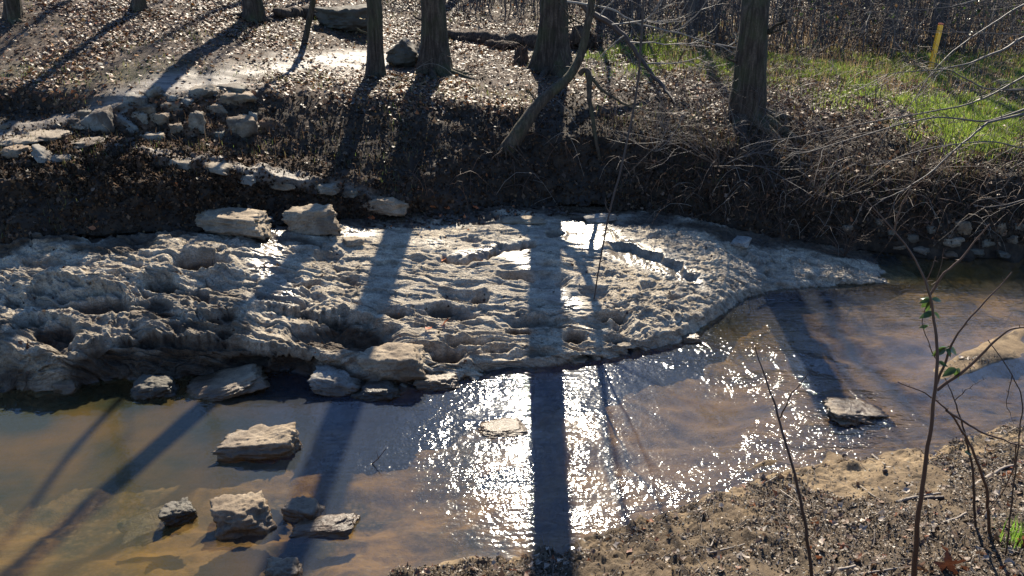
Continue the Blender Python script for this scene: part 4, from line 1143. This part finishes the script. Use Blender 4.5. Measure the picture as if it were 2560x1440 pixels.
# leaves: evergreen vine and brown leaves hanging on in the wood
def leaf_cloud(name, label, P, size, cols, mat, seed, flat=False, up=None, cat='leaves', kind='stuff', tilt=.6, curl=.25):
    """P (n,3) leaf positions; each a folded lobed leaf of 8 faces"""
    r = np.random.default_rng(seed); n = len(P)
    sh = np.array([[0, -.5, 0], [.22, -.28, .0], [.42, 0, 0], [.2, .22, 0], [0, .55, 0], [-.2, .24, 0], [-.4, .02, 0], [-.24, -.26, 0], [0, 0, 0]])
    sz = size[0] + (size[1] - size[0]) * r.random(n)
    L = np.repeat(sh[None], n, 0) * (1 + .25 * r.normal(0, 1, (n, 9, 1)))
    L[..., 2] = curl * (np.abs(L[..., 0]) * r.uniform(-.6, 1.8, (n, 1)) + L[..., 1] ** 2 * r.uniform(-1, 2, (n, 1)))
    L *= sz[:, None, None]
    a = r.uniform(0, 2 * math.pi, n)
    nz = np.array([0, 0, 1.0]) + r.normal(0, tilt, (n, 3)) if up is None else up + r.normal(0, tilt, (n, 3))
    nz /= np.linalg.norm(nz, axis=1, keepdims=True)
    t = np.stack([np.cos(a), np.sin(a), 0 * a], -1); t -= (t * nz).sum(1, keepdims=True) * nz; t /= np.linalg.norm(t, axis=1, keepdims=True) + 1e-9
    b = np.cross(nz, t)
    V = P[:, None, :] + L[..., :1] * t[:, None] + L[..., 1:2] * b[:, None] + L[..., 2:] * nz[:, None]
    f = np.array([[8, k, (k + 1) % 8] for k in range(8)])
    F = (f[None] + (np.arange(n) * 9)[:, None, None]).reshape(-1, 3)
    me = np_mesh(name, V.reshape(-1, 3), F)
    cols = np.array(cols, float)
    wts = cols[:, 3] / cols[:, 3].sum()
    c = cols[r.choice(len(cols), n, p=wts), :3] * r.uniform(.65, 1.3, (n, 1))
    attr_col(me, 'col', np.repeat(c, 9, 0))
    o = link(name, me, mat, smooth=False)
    if kind: tag(o, label, cat, None, kind)
    return o

def sample_sheet(P, mask, n, seed, lift=.01):
    """n random points on a lofted sheet, weighted by area x mask"""
    r = np.random.default_rng(seed)
    a = P[:-1, :-1]; b = P[:-1, 1:]; c = P[1:, :-1]
    ar_ = np.linalg.norm(np.cross(b - a, c - a), axis=-1) * mask[:-1, :-1]
    w_ = ar_.ravel(); w_ = np.cumsum(w_ / w_.sum())
    idx = np.searchsorted(w_, r.random(n)); idx = np.clip(idx, 0, len(w_) - 1)
    i, j = np.unravel_index(idx, ar_.shape)
    s, t = r.random((n, 1)), r.random((n, 1))
    q = a[i, j] + (b[i, j] - a[i, j]) * s + (c[i, j] - a[i, j]) * t
    N = normals(P)[i, j]
    return q + N * (lift * r.random((n, 1))), N, (i, j)

gu2, gv2, gd2 = project(G)
inview = ((gu2 > -250) & (gu2 < 2800) & (gv2 < 1600) & (gv2 > -60) & (gy > 3.2)).astype(float)
dead = [(.13, .06, .026, 5), (.19, .10, .045, 4), (.05, .025, .012, 5), (.31, .20, .11, 1.0), (.30, .09, .02, .7), (.42, .18, .03, .4), (.10, .085, .07, 2)]
near_terr = terr * inview * (.22 + .78 * sstep(-.35, .35, fbm(gx * .9, gy * 1.1, o=3, s=61))) * (1 - .93 * path) * np.clip(1 - .75 * grass, 0, 1) * np.interp(gy, [10, 16, 22, 30], [1, 1, .45, .08])
q, N, _ = sample_sheet(G, near_terr, 110000, 501, .035)
leaf_cloud('leaf_litter', 'brown and silvery dead leaves carpeting the far terrace', q, (.02, .082), dead, LEAF, 601, up=N, tilt=.33)
bankm = inview * (1 - terr) * (G[..., 2] > .15) * (gy > 8.5) * (gv2 < 640) * (.4 + .6 * sstep(-.2, .5, jit)) * (1 - .9 * path)
q, N, _ = sample_sheet(G, bankm, 6500, 502, .03)
leaf_cloud('scattered_leaf_litter', 'sparse dead leaves caught on the dark bank', q[::2], (.03, .08), [(.06, .038, .024, 5), (.12, .08, .05, 1.5), (.26, .10, .04, .3)], LEAF, 602, up=N[::2], tilt=.5)
cm = inview * (1 - terr) * (G[..., 2] > .2) * (gy > 8.5) * (gv2 < 640) * (1 - .85 * path) * (.5 + berm * 1.5)
q, N, _ = sample_sheet(G, cm, 42000, 504, .035)
leaf_cloud('bank_debris', 'dark brown crumbs of earth, bark and roots covering the bank and the mound', q, (.014, .055), [(.045, .026, .014, 6), (.085, .05, .028, 3), (.02, .013, .008, 4), (.13, .08, .04, .4)], CRUMB, 609, up=N, tilt=.8)
brm = inview * sstep(1500, 1900, gu2 + jit * 120) * (gy > 9) * (G[..., 2] > .15) * (gv2 < 600) * np.clip(1 - grass, .15, 1)
q, N, _ = sample_sheet(G, brm, 9000, 503, .12)
leaf_cloud('bramble_leaves', 'withered brown leaves caught in the brambles of the right bank', q, (.03, .08), [(.16, .085, .045, 4), (.25, .16, .10, 3), (.09, .055, .035, 3)], LEAF, 603, tilt=.9)
# grass
def blades(name, label, P, hmin, hmax, cols, seed, wid=.006, mat=GRASS):
    r = np.random.default_rng(seed); n = len(P)
    h = r.uniform(hmin, hmax, n); a = r.uniform(0, 6.28, n); ln = np.abs(r.normal(0, .45, n))
    d = np.stack([np.cos(a), np.sin(a), 0 * a], -1); s = np.stack([-np.sin(a), np.cos(a), 0 * a], -1) * wid
    up = np.array([0, 0, 1.0])
    p1 = P + (up * .55 + d * (ln * .25)[:, None]) * h[:, None]; p2 = P + (up * .9 + d * (ln * .9)[:, None]) * h[:, None]
    V = np.stack([P - s, P + s, p1 + s * .7, p1 - s * .7, p2 + s * .1, p2 - s * .1], 1)
    f = np.array([[0, 1, 2, 3], [3, 2, 4, 5]])
    F = (f[None] + (np.arange(n) * 6)[:, None, None]).reshape(-1, 4)
    me = np_mesh(name, V.reshape(-1, 3), F)
    cols = np.array(cols, float); wts = cols[:, 3] / cols[:, 3].sum()
    attr_col(me, 'col', np.repeat(cols[r.choice(len(cols), n, p=wts), :3] * r.uniform(.7, 1.3, (n, 1)), 6, 0))
    o = link(name, me, mat, smooth=False)
    return tag(o, label, 'grass', None, 'stuff')
gm = np.clip(grass, 0, 1) ** 1.5 * (.15 + sstep(-.3, .4, jit + .5 * jitf)) * inview * (gu2 > 1450)
q, N, _ = sample_sheet(G, gm, 70000, 511, 0)
blades('grass', 'short bright green grass on the right of the far terrace', q, .04, .13, [(.20, .29, .035, 5), (.28, .37, .06, 3), (.30, .26, .09, 1.6), (.11, .17, .03, 3)], 611, .005)
gm = inview * (G[..., 2] > .6) * (gy > 9) * sstep(.1, .8, jit + ell(gu2, gv2, 300, 190, 300, 40) + .8 * ell(gu2, gv2, 1250, 255, 350, 22) + .5 * ell(gu2, gv2, 1650, 300, 200, 60)) * np.clip(1 - path, 0, 1) * (1 - .9 * ell(gu2, gv2, 500, 340, 420, 90))
q, N, _ = sample_sheet(G, gm, 13000, 512, 0)
blades('dry_grass', 'thin yellowing grass among the leaves and along the lip of the bank', q, .03, .11, [(.13, .14, .04, 4), (.20, .16, .08, 3), (.07, .10, .025, 3)], 612, .004)
gm = inview * (G[..., 2] > .45) * (gy > 9) * (gv2 < 600) * (1 - terr) * np.clip(1 - 1.5 * path, 0, 1) * sstep(-.4, .6, jit) * (.15 + .85 * sstep(1000, 1500, gu2))
q, N, _ = sample_sheet(G, gm, 7000, 514, 0)
blades('bank_weeds', 'limp brown weeds and rootlets hanging on the shaded bank faces', q, .05, .2, [(.06, .038, .022, 5), (.045, .045, .018, 2), (.10, .07, .042, 1)], 615, .0035)
gm = inview * sstep(1580, 1800, gu2) * (gy > 15) * (gy < 22)
q, N, _ = sample_sheet(G, gm, 6000, 513, 0)
blades('tall_dry_grass', 'tall straw coloured weeds along the back of the grass', q, .1, .4, [(.30, .22, .12, 4), (.2, .13, .07, 4)], 613, .004)

# brambles on the right bank
bz = inview * (sstep(1560, 1850, gu2) + .12 * (gu2 > 1000)) * (gv2 < 610) * (gv2 > 130) * (G[..., 2] > .1) * np.clip(1 - .8 * grass, 0, 1)
q, N, _ = sample_sheet(G, bz, 1500, 521, 0)
r = np.random.default_rng(88)
T = Tubes(); T2 = Tubes()
for i in range(len(q)):
    a = r.uniform(0, 6.28); L = r.uniform(.25, 1.1); hgt_ = r.uniform(.1, .45)
    d = np.array([math.cos(a), math.sin(a) * .6, 0]); ts = np.linspace(0, 1, 8)[:, None]
    P = q[i] + d * L * ts + np.array([0, 0, 1]) * hgt_ * 4 * ts * (1 - ts * r.uniform(.6, 1.0)) + np.array([0, -.2, -.35]) * L * ts ** 2 + r.normal(0, .01, (8, 3))
    TT = T if r.random() < .82 else T2
    TT.add(P, [.0045, .0016], 3)
    for _ in range(2):
        k = int(r.integers(2, 7)); dd = r.normal(0, 1, 3)
        TT.add([P[k], P[k] + dd * .05 * L * 2, P[k] + dd * .1 * L * 2 + np.array([0, 0, -.03])], [.003, .0015], 3)
tag(T.build('brambles', TWIG_RED), 'arching reddish-brown brambles over the right bank', 'brambles', None, 'stuff')
tag(T2.build('dry_stalks', TWIG_PALE), 'pale dry stalks lying among the brambles of the right bank', 'dry stalks', None, 'stuff')

# leaves still hanging in the wood
r = np.random.default_rng(91)
n = 9000
yy = r.uniform(18.5, 27, n); uu = r.uniform(1850, 3000, n) + r.normal(0, 60, n); xx = (uu - 1280) / FPX * yy
cl = fbm(xx * .6, yy * .6, o=3, s=77) + .5 * (uu > 2080) + .4 * (uu > 2300)
keep = cl > .15
xx, yy = xx[keep], yy[keep]
zz = np.array([hgt(a, b, 30) for a, b in zip(xx[::10], yy[::10])]); zz = np.repeat(zz, 10)[:len(xx)]
zz = zz + r.uniform(.1, 2.8, len(xx)) * (.5 + .5 * np.clip(cl[keep], 0, 1))
leaf_cloud('evergreen_vine', 'small glossy green leaves of vines scrambling over the brush at the right', np.stack([xx, yy, zz], -1), (.05, .11), [(.035, .06, .015, 4), (.07, .09, .025, 2), (.15, .09, .04, 1.5)], GREENLEAF, 604, tilt=1.2)
n = 3000
yy = r.uniform(19, 34, n); uu = r.uniform(1000, 2100, n); xx = (uu - 1280) / FPX * yy
zz = np.repeat(np.array([hgt(a, b, 30) for a, b in zip(xx[::10], yy[::10])]), 10)[:n] + r.uniform(.1, 2.0, n)
leaf_cloud('hanging_beech_leaves', 'rusty dead leaves still hanging in the brush behind the log', np.stack([xx, yy, zz], -1), (.05, .09), [(.30, .13, .05, 3), (.22, .12, .06, 3)], LEAF, 605, tilt=1.2)

# ------------------------------------------------------------------ tree overhanging from the right
base = Vector((8.6, 10.9, hgt(8.6, 10.9)))
e = empty('overhanging_tree', base)
tag(e, 'bare tree at the right whose fine twigs hang across the bank', 'tree')
P0 = [base, base + Vector((.05, -.1, 1.0)), base + Vector((0, -.3, 2.4)), base + Vector((-.2, -.4, 4.5)), base + Vector((-.3, -.4, 7))]
link('trunk', trunk_mesh(base, P0, [.14, .12, .1, .07, .02], 16, 30, .3, .04, 5), BARK, e)
r = np.random.default_rng(99)
def trace(px, ys, rad, T, twigs=8, tl=.7, amp=.006, sides=6, dirx=-1):
    pts = [at_y(u, v, y_) for (u, v), y_ in zip(px, np.linspace(ys[0], ys[1], len(px)))]
    P = wiggle(pts, 34, amp)
    T.add(P, rad, sides, base)
    for _ in range(twigs):
        k = int(r.integers(3, 32)); t = P[min(k + 1, 33)] - P[k - 1]; t /= np.linalg.norm(t)
        dd = t * .8 + np.array([0, r.normal(0, .3), r.normal(0, .75)])
        branchlets(T, P[k], dd, tl * r.uniform(.4, 1.2), .0036, r, 1, base, .02, 4, 3)
tips = [
 ([(2740, 180), (2640, 240), (2560, 275), (2456, 312), (2388, 292), (2338, 292), (2254, 309), (2136, 346), (2063, 364), (2016, 386), (1975, 386)], (10.3, 8.8), [.016, .010, .003], 14),
 ([(2470, 306), (2390, 372), (2321, 437), (2260, 475), (2200, 500)], (9.8, 9.2), [.014, .003], 6),
 ([(2740, 40), (2560, 91), (2506, 128), (2405, 165), (2300, 178), (2187, 190)], (10.4, 9.4), [.02, .003], 14),
 ([(2740, 215), (2560, 225), (2456, 222), (2400, 190), (2348, 161), (2300, 150)], (10.4, 9.6), [.018, .003], 10),
 ([(2740, 90), (2560, 87), (2480, 84), (2300, 78), (2232, 66)], (10.4, 9.8), [.012, .002], 10),
 ([(2700, -60), (2560, 10), (2400, 110), (2330, 180), (2260, 290), (2220, 320)], (10.4, 9.3), [.013, .002], 10),
 ([(2740, 100), (2600, 170), (2440, 260), (2200, 300), (2020, 340), (1900, 352), (1850, 372)], (10.3, 8.9), [.014, .002], 12),
 ([(2700, 350), (2560, 372), (2480, 350), (2300, 372), (2180, 420), (2110, 400)], (10.0, 9.0), [.012, .002], 10),
 ([(2740, -40), (2560, -40), (2380, 20), (2180, 30), (2160, 34)], (10.5, 9.8), [.014, .002], 12),
 ([(2700, 480), (2560, 500), (2470, 520), (2420, 508), (2450, 500), (2520, 490)], (9.6, 9.2), [.010, .003], 6),
]
for px, ys, rad, tw in tips:
    T = Tubes(); q = [(px[0][0], px[0][1])]
    trace(px, ys, rad, T, tw + 3)
    T.add([P0[2], at_y(px[0][0], px[0][1], ys[0])], [.03, rad[0]], 6, base)
    T.build('branch', TWIG, e)

# twigs in front of the right trunk (a shrub rooted on the bank)
base = hit(1800, 420)
e = empty('bare_shrub', base)
tag(e, 'leafless fine-twigged shrub on the bank in front of the tall right trunk', 'shrub')
T = Tubes(); T2 = Tubes()
for i in range(15):
    a = r.uniform(-1.2, 1.2)
    branchlets(T, tuple(base), (math.sin(a), r.uniform(-.5, .1), math.cos(a) * .7 + .1), r.uniform(.7, 1.7), .009, r, 2, base, .04, 5, 4)
T.build('twigs', TWIG, e)
for k_, (u, v, lab) in enumerate([(2080, 500, 'low grey shrub of bare twigs at the middle of the right bank'), (1640, 380, 'small bare shrub above the pole on the bank'), (2300, 470, 'bare shrub at the right where green grass ends'), (2110, 640, 'twiggy dead plant at the tip of the rock'), (1500, 110, 'bare bush beside the log end behind the centre trunk')]):
    base = hit(u, v); e = empty('bare_shrub', base)
    tag(e, lab, 'shrub', 'bare shrubs on the far bank')
    T = Tubes()
    for i in range(9):
        a = r.uniform(-1.3, 1.3)
        branchlets(T, tuple(base), (math.sin(a), r.uniform(-.6, .2), math.cos(a) * .7 + .15), r.uniform(.4, 1.1) * (.55 if k_ == 3 else 1), .006, r, 2, base, .03, 4, 3)
    T.build('twigs', [TWIG, TWIG_PALE, TWIG_RED, TWIG_RED, TWIG][k_], e)

# ------------------------------------------------------------------ near bank: saplings
def leafshape(P, d, up, size, w_=.45):
    d = d / np.linalg.norm(d); s = np.cross(d, up); s /= np.linalg.norm(s) + 1e-9; n = np.cross(s, d)
    t = np.linspace(0, 1, 7); hw = np.sin(t ** .8 * math.pi) * w_ * .5
    V = []
    for k in range(7):
        c = P + d * size * t[k] - n * size * .25 * t[k] ** 2
        V += [c - s * hw[k] * size + n * hw[k] * size * .3, c, c + s * hw[k] * size + n * hw[k] * size * .3]
    F = []
    for k in range(6):
        F += [[k * 3, k * 3 + 1, k * 3 + 4, k * 3 + 3], [k * 3 + 1, k * 3 + 2, k * 3 + 5, k * 3 + 4]]
    return np.array(V), np.array(F)
def leaves_obj(items, name, mat, col, parent, origin):
    V, F, n = [], [], 0
    for P, d, up, s, w_ in items:
        a, b = leafshape(np.array(P, float) - np.array(tuple(origin)), np.array(d, float), np.array(up, float), s, w_)
        V.append(a); F.append(b + n); n += len(a)
    me = np_mesh(name, np.concatenate(V), np.concatenate(F))
    attr_col(me, 'col', np.tile(np.array(col)[None], (n, 1)) * rng.uniform(.8, 1.2, (n, 1)))
    return link(name, me, mat, parent)

def sapling(label, main, y0, y1, rad, sides_, mat, thorns=False, leafc=None, name='sapling', stemname='stem'):
    pts = [at_y(u, v, y_) for (u, v), y_ in zip(main, np.linspace(y0, y1, len(main)))]
    b0 = pts[0].copy()
    gz = hgt(b0.x, b0.y); b0.z = gz
    e = empty(name, b0); tag(e, label, 'sapling', 'thin saplings on the near bank')
    P = wiggle([Vector((b0.x, b0.y, gz - .05))] + pts[1:], 60, .003)
    T = Tubes(); T.add(P, rad, 8, b0)
    if thorns:
        for k in range(4, 58, 4):
            dd = r.normal(0, 1, 3); dd[1] *= .3; dd /= np.linalg.norm(dd)
            T.add([P[k], P[k] + dd * .02], [.004, .0004], 4, b0)
    T.build(stemname, mat, e)
    for bp, br, yy0, yy1 in sides_:
        T = Tubes(); Q_ = wiggle([at_y(u, v, y_) for (u, v), y_ in zip(bp, np.linspace(yy0, yy1, len(bp)))], 26, .003)
        T.add(Q_, [br, br * .4], 6, b0)
        for k in range(3, 25, 5):
            dd = r.normal(0, 1, 3); dd[1] *= .3; dd /= np.linalg.norm(dd)
            T.add([Q_[k], Q_[k] + dd * (.018 if thorns else .03)], [.003, .0006], 4, b0)
        T.build('branch', mat, e)
    if leafc:
        for (u, v, y_, n, s) in leafc:
            c = at_y(u, v, y_); it = []
            for _ in range(n):
                dd = r.normal(0, 1, 3); dd[2] = -abs(dd[2]) * .8; dd[1] *= .5
                it.append((tuple(c), dd, (r.normal(0, .3), -.6, .8), s * r.uniform(.7, 1.2), .42))
            leaves_obj(it, 'leaf_cluster', GREENLEAF, (.05, .085, .02), e, b0)
    return e

sapling('tallest reddish sapling with green leaf clusters at the lower right', [(2272, 1530), (2300, 1250), (2320, 1120), (2340, 950), (2345, 850), (2325, 730), (2290, 640), (2235, 575), (2170, 505), (2112, 448)], 3.95, 4.35, [.018, .016, .013, .011, .009, .007, .004, .0025], [
    ([(2326, 735), (2362, 680), (2400, 650), (2440, 600), (2475, 560)], .008, 4.25, 4.2), ([(2342, 960), (2378, 865), (2410, 810), (2460, 760), (2530, 680)], .008, 4.15, 4.1),
    ([(2343, 975), (2385, 945), (2440, 900), (2480, 860), (2520, 820), (2575, 818)], .011, 4.15, 4.05), ([(2236, 576), (2250, 520), (2290, 440), (2300, 380)], .005, 4.3, 4.3),
    ([(2342, 900), (2320, 860), (2300, 800), (2345, 700), (2360, 620)], .003, 4.2, 4.25), ([(2326, 770), (2318, 700), (2340, 640)], .004, 4.2, 4.2)], TWIG_RED, False,
    [(2328, 748, 4.22, 6, .075), (2320, 815, 4.2, 3, .06), (2366, 868, 4.15, 6, .085), (2392, 922, 4.13, 6, .08), (2345, 905, 4.15, 3, .06), (2335, 780, 4.2, 4, .07)])
sapling('forked dark sapling rising from the centre of the near bank', [(2028, 1490), (2012, 1300), (1988, 1190), (1962, 1100), (1949, 1045), (1920, 960), (1888, 868)], 4.2, 4.6, [.013, .011, .009, .007, .003], [
    ([(1949, 1045), (1975, 990), (2020, 935)], .005, 4.45, 4.4)], TWIG_DARK)
sapling('thorny stem arching left from the lower right', [(2478, 1345), (2468, 1220), (2425, 1110), (2375, 1030), (2320, 985), (2245, 955)], 4.6, 4.5, [.012, .009, .003], [
    ([(2366, 1026), (2450, 1080), (2540, 1112), (2590, 1118)], .009, 4.5, 4.5), ([(2540, 1112), (2540, 1150), (2510, 1230), (2470, 1270), (2400, 1330)], .005, 4.5, 4.55)], TWIG_RED, True)
sapling('thin straight sapling with one pale leaf right of the tallest one', [(2448, 1300), (2432, 1170), (2412, 1085), (2388, 1003), (2362, 945)], 4.7, 4.7, [.010, .008, .003], [
    ([(2386, 1003), (2420, 970), (2465, 945)], .004, 4.7, 4.7)], TWIG_DARK, False, [(2411, 1130, 4.69, 1, .06)])
sapling('twig entering at the right edge above the sand', [(2600, 1120), (2560, 990), (2530, 940), (2495, 880), (2470, 850)], 4.4, 4.5, [.006, .003], [
    ([(2530, 940), (2515, 1010), (2535, 1060)], .003, 4.45, 4.45)], TWIG_DARK)
sapling('weak twig bent over the left of the near bank', [(1395, 1475), (1350, 1440), (1290, 1425)], 4.4, 4.7, [.006, .002], [], TWIG_DARK)

# curled dead sycamore leaves at the bottom right
def big_leaf(u, v, size, label, seed, tiltx=50, rz=0, col=(.085, .032, .018)):
    rr = np.random.default_rng(seed)
    n = 60; th = np.linspace(0, 2 * math.pi, n, endpoint=False)
    rad = .55 + .22 * np.cos(th * 5) + .10 * np.cos(th * 10 + 1) + .05 * rr.normal(0, 1, n)
    rings = [0, .35, .7, 1.0]; V = [[0, 0, 0]]
    for q_ in rings[1:]:
        for k in range(n):
            x_, y_ = q_ * rad[k] * math.cos(th[k]), q_ * rad[k] * math.sin(th[k])
            V.append([x_, y_, .55 * (x_ * x_) + .18 * math.sin(3 * x_ + 2 * y_) + .1 * math.sin(7 * y_)])
    V = np.array(V) * size
    F = [[0, 1 + k, 1 + (k + 1) % n] for k in range(n)]
    for a_ in range(2):
        o1, o2 = 1 + a_ * n, 1 + (a_ + 1) * n
        for k in range(n):
            k2 = (k + 1) % n; F += [[o1 + k, o2 + k, o2 + k2], [o1 + k, o2 + k2, o1 + k2]]
    me = np_mesh('dead_leaf', V, np.array(F)); attr_col(me, 'col', np.tile(np.array(col)[None], (len(V), 1)))
    o = link('dead_leaf', me, LEAF)
    p = hit(u, v); o.location = (p.x, p.y, p.z + size * .35)
    o.rotation_euler = (R(tiltx), R(rr.uniform(-25, 25)), R(rz))
    tag(o, label, 'dead leaf', 'large curled leaves on the near bank')
big_leaf(2365, 1425, .12, 'large dark red-brown curled leaf at the foot of the tallest sapling', 1, 65, 20)
big_leaf(2300, 1430, .07, 'brown curled leaf just left of the large dark one', 2, 50, -40, (.16, .08, .04))
big_leaf(2555, 1365, .07, 'rust-red leaf at the right edge beside the green tuft', 3, 30, 10, (.25, .07, .03))
big_leaf(2465, 1375, .06, 'dull brown leaf standing on edge at the thorny stem', 4, 80, 60, (.10, .06, .035))
big_leaf(2105, 1372, .045, 'small reddish leaf on the dark debris by the forked sapling', 5, 30, 0, (.22, .09, .05))
big_leaf(2335, 1332, .05, 'small upright brown leaf behind the large dark one', 6, 75, 30, (.10, .045, .03))

# sticks one can point to
def stick(px, rad, label, mat=TWIG_PALE, lift=.012):
    pts = [hit(u, v) + Vector((0, 0, lift)) for u, v in px]
    c = sum(pts, Vector()) / len(pts)
    T = Tubes(); P = wiggle(pts, 18, .002)
    T.add(np.vstack([P[:1], P, P[-1:]]), [.001] + [rad] * 9 + [rad * .7] * 9 + [.001], 7, c)
    o = T.build('stick', mat); o.location = c
    tag(o, label, 'stick', 'loose sticks on the near bank')
stick([(2240, 1258), (2300, 1242), (2352, 1236)], .012, 'straight brown stick on the sand behind the tallest sapling')
stick([(2310, 1250), (2360, 1246)], .02, 'stubby dark stick end on the sand right of the tallest sapling', TWIG_DARK)
stick([(2430, 1220), (2470, 1195), (2510, 1170), (2540, 1165)], .016, 'thick pale root-like stick at the right edge of the sand')
stick([(2340, 1315), (2390, 1300), (2415, 1285)], .012, 'pale bent stick near the right saplings')
stick([(1772, 1386), (1820, 1374), (1862, 1363)], .008, 'long thin stick on the dark debris left of the forked sapling')
stick([(1776, 1370), (1788, 1345)], .007, 'short pale stick pointing uphill above the long thin one')
stick([(2065, 1435), (2110, 1425), (2138, 1418)], .014, 'pale bark strip at the bottom edge')
stick([(2148, 1440), (2230, 1425), (2290, 1420)], .007, 'curved thin root at the bottom edge left of the brown leaf')
stick([(1950, 1228), (1975, 1245), (1998, 1262)], .006, 'curled twig at the top of the near debris')
stick([(1940, 1195), (1905, 1215)], .006, 'small twig poking out at the waterline')
stick([(2150, 1218), (2180, 1240), (2200, 1252)], .006, 'thin pale twig on the sandy patch')
stick([(2180, 1140), (2212, 1165)], .010, 'pale stub near the back of the sand')
stick([(1160, 1398), (1170, 1412), (1185, 1415)], .006, 'twig curling at the left tip of the near bank')
p0 = Vector(at_z(930, 1160, 0.0).tolist())
e = empty('drifting_twig', p0); tag(e, 'small dark forked twig sticking up out of the water', 'twig')
T = Tubes(); T.add([p0, p0 + Vector((.06, 0, .06)), p0 + Vector((.13, .02, .15))], [.006, .003], 5, p0); T.add([p0 + Vector((.06, 0, .06)), p0 + Vector((.05, 0, .13))], [.004, .002], 5, p0); T.build('twig', TWIG_DARK, e)

# pine cones / sweetgum balls
for (u, v, lab) in [(2212, 1182, 'spiky brown seed ball on the bare sand'), (2378, 1172, 'spiky seed ball beside the pale root-like stick'), (2110, 1142, 'dark seed ball washed up at the waterline')]:
    Vn, F = ico(3); rr = np.random.default_rng(u)
    Vb = Vn * (1 + .35 * (rr.random(len(Vn)) > .72))[:, None] * .017
    me = np_mesh('seed_ball', Vb, F); me.materials.append(TWIG_DARK); o = link('seed_ball', me, None, smooth=False); p = hit(u, v); o.location = (p.x, p.y, p.z + .015)
    tag(o, lab, 'seed ball', 'seed balls on the sand')

# debris
nearm = ((gy > 3.3) & (gy < 8) & (G[..., 2] > .015) & (gu2 > 850) & (gu2 < 2800) & (gv2 < 1600)).astype(float)
deb = nearm * sstep(-.35, .35, .8 * jit + .6 * jitf + .35 * sstep(1180, 1400, gv2) - 1.1 * ell(gu2, gv2, 2210, 1190, 150, 55) + .35 * sstep(2350, 2500, gu2)) + nearm * .12
q, N, _ = sample_sheet(G, deb, 42000, 531, .014)
leaf_cloud('debris', 'black and grey flood debris of bark and leaf bits on the near bank', q, (.006, .024), [(.035, .025, .017, 5), (.09, .06, .036, 5), (.17, .125, .08, 2.4), (.32, .27, .21, .5)], CHIP, 606, up=N, tilt=.5)
q, N, _ = sample_sheet(G, deb, 1500, 532, .01)
leaf_cloud('near_leaves', 'curled grey-brown dead leaves among the debris on the near bank', q, (.03, .075), [(.14, .09, .06, 3), (.30, .25, .2, 2), (.2, .08, .04, .7)], LEAF, 607, up=N, tilt=.5, curl=.6)
q, N, _ = sample_sheet(G, deb, 1500, 533, .01)
T = Tubes()
r = np.random.default_rng(17)
for p in q:
    a = r.uniform(0, 6.28); L = r.uniform(.03, .18); d = np.array([math.cos(a), math.sin(a), r.normal(0, .12)])
    T.add([p, p + d * L * .5 + r.normal(0, .004, 3) + [0, 0, .006], p + d * L], [.0028 * r.uniform(.5, 1.6), .0015], 4)
tag(T.build('twig_litter', TWIG), 'small broken twigs strewn over the near bank', 'twigs', None, 'stuff')
# green tuft at the right edge
q = np.array([tuple(hit(u, v)) for u, v in zip(r.normal(2545, 22, 90), r.normal(1350, 14, 90))])
q2 = np.array([tuple(hit(u, v)) for u, v in zip(r.normal(2415, 30, 40), r.normal(1345, 12, 40))])
blades('green_tuft', 'tuft of bright green grass at the right edge of the near bank', q, .06, .16, [(.14, .26, .03, 3), (.2, .32, .05, 2)], 614, .004)
# sparse bits on the shelf and mud litter at its back
mm = (((ru > 900) & (ru < 1420) & (rv < np.interp(ru, [900, 1420], [585, 540]))).astype(float)) + .02 * (ru < 1900) * (z > .1)
q, N, _ = sample_sheet(Q, mm, 2600, 541, .015)
leaf_cloud('shelf_litter', 'dark wet leaf scraps along the back of the rock shelf', q, (.02, .06), [(.05, .03, .02, 5), (.12, .08, .05, 2), (.35, .12, .04, .3)], LEAF, 608, up=N, tilt=.45)
for i, (u, v, lab) in enumerate([(1108, 654, 'bright orange leaf on the rock at the left end of the crack'), (1118, 524, 'orange-red leaf on the mud behind the shelf'), (1190, 522, 'red leaf on the mud right of the orange-red one'), (930, 548, 'rust leaf below the muddy boulder'), (1112, 810, 'orange leaf in a hollow in the middle of the rock'), (1072, 826, 'small orange leaf left of the hollow one'), (662, 533, 'orange leaf above the gap between the shelf boulders'), (908, 52, 'yellow leaf hanging in front of the split trunk')]):
    col = (.62, .17, .03) if i in (0, 6) else ((.75, .5, .05) if i == 7 else (.5, .13, .04))
    p = hit(u, v)
    if i == 7: p = at_y(u, v, 14.0)
    o = leaf_cloud('fallen_leaf', '', np.array([[0, 0, 0.0]]), (.10, .11), [(*col, 1)], LEAF, 700 + i, kind=None, tilt=.3)
    o.location = (p.x, p.y - .02, p.z + .03)
    tag(o, lab, 'leaf', 'single coloured leaves')
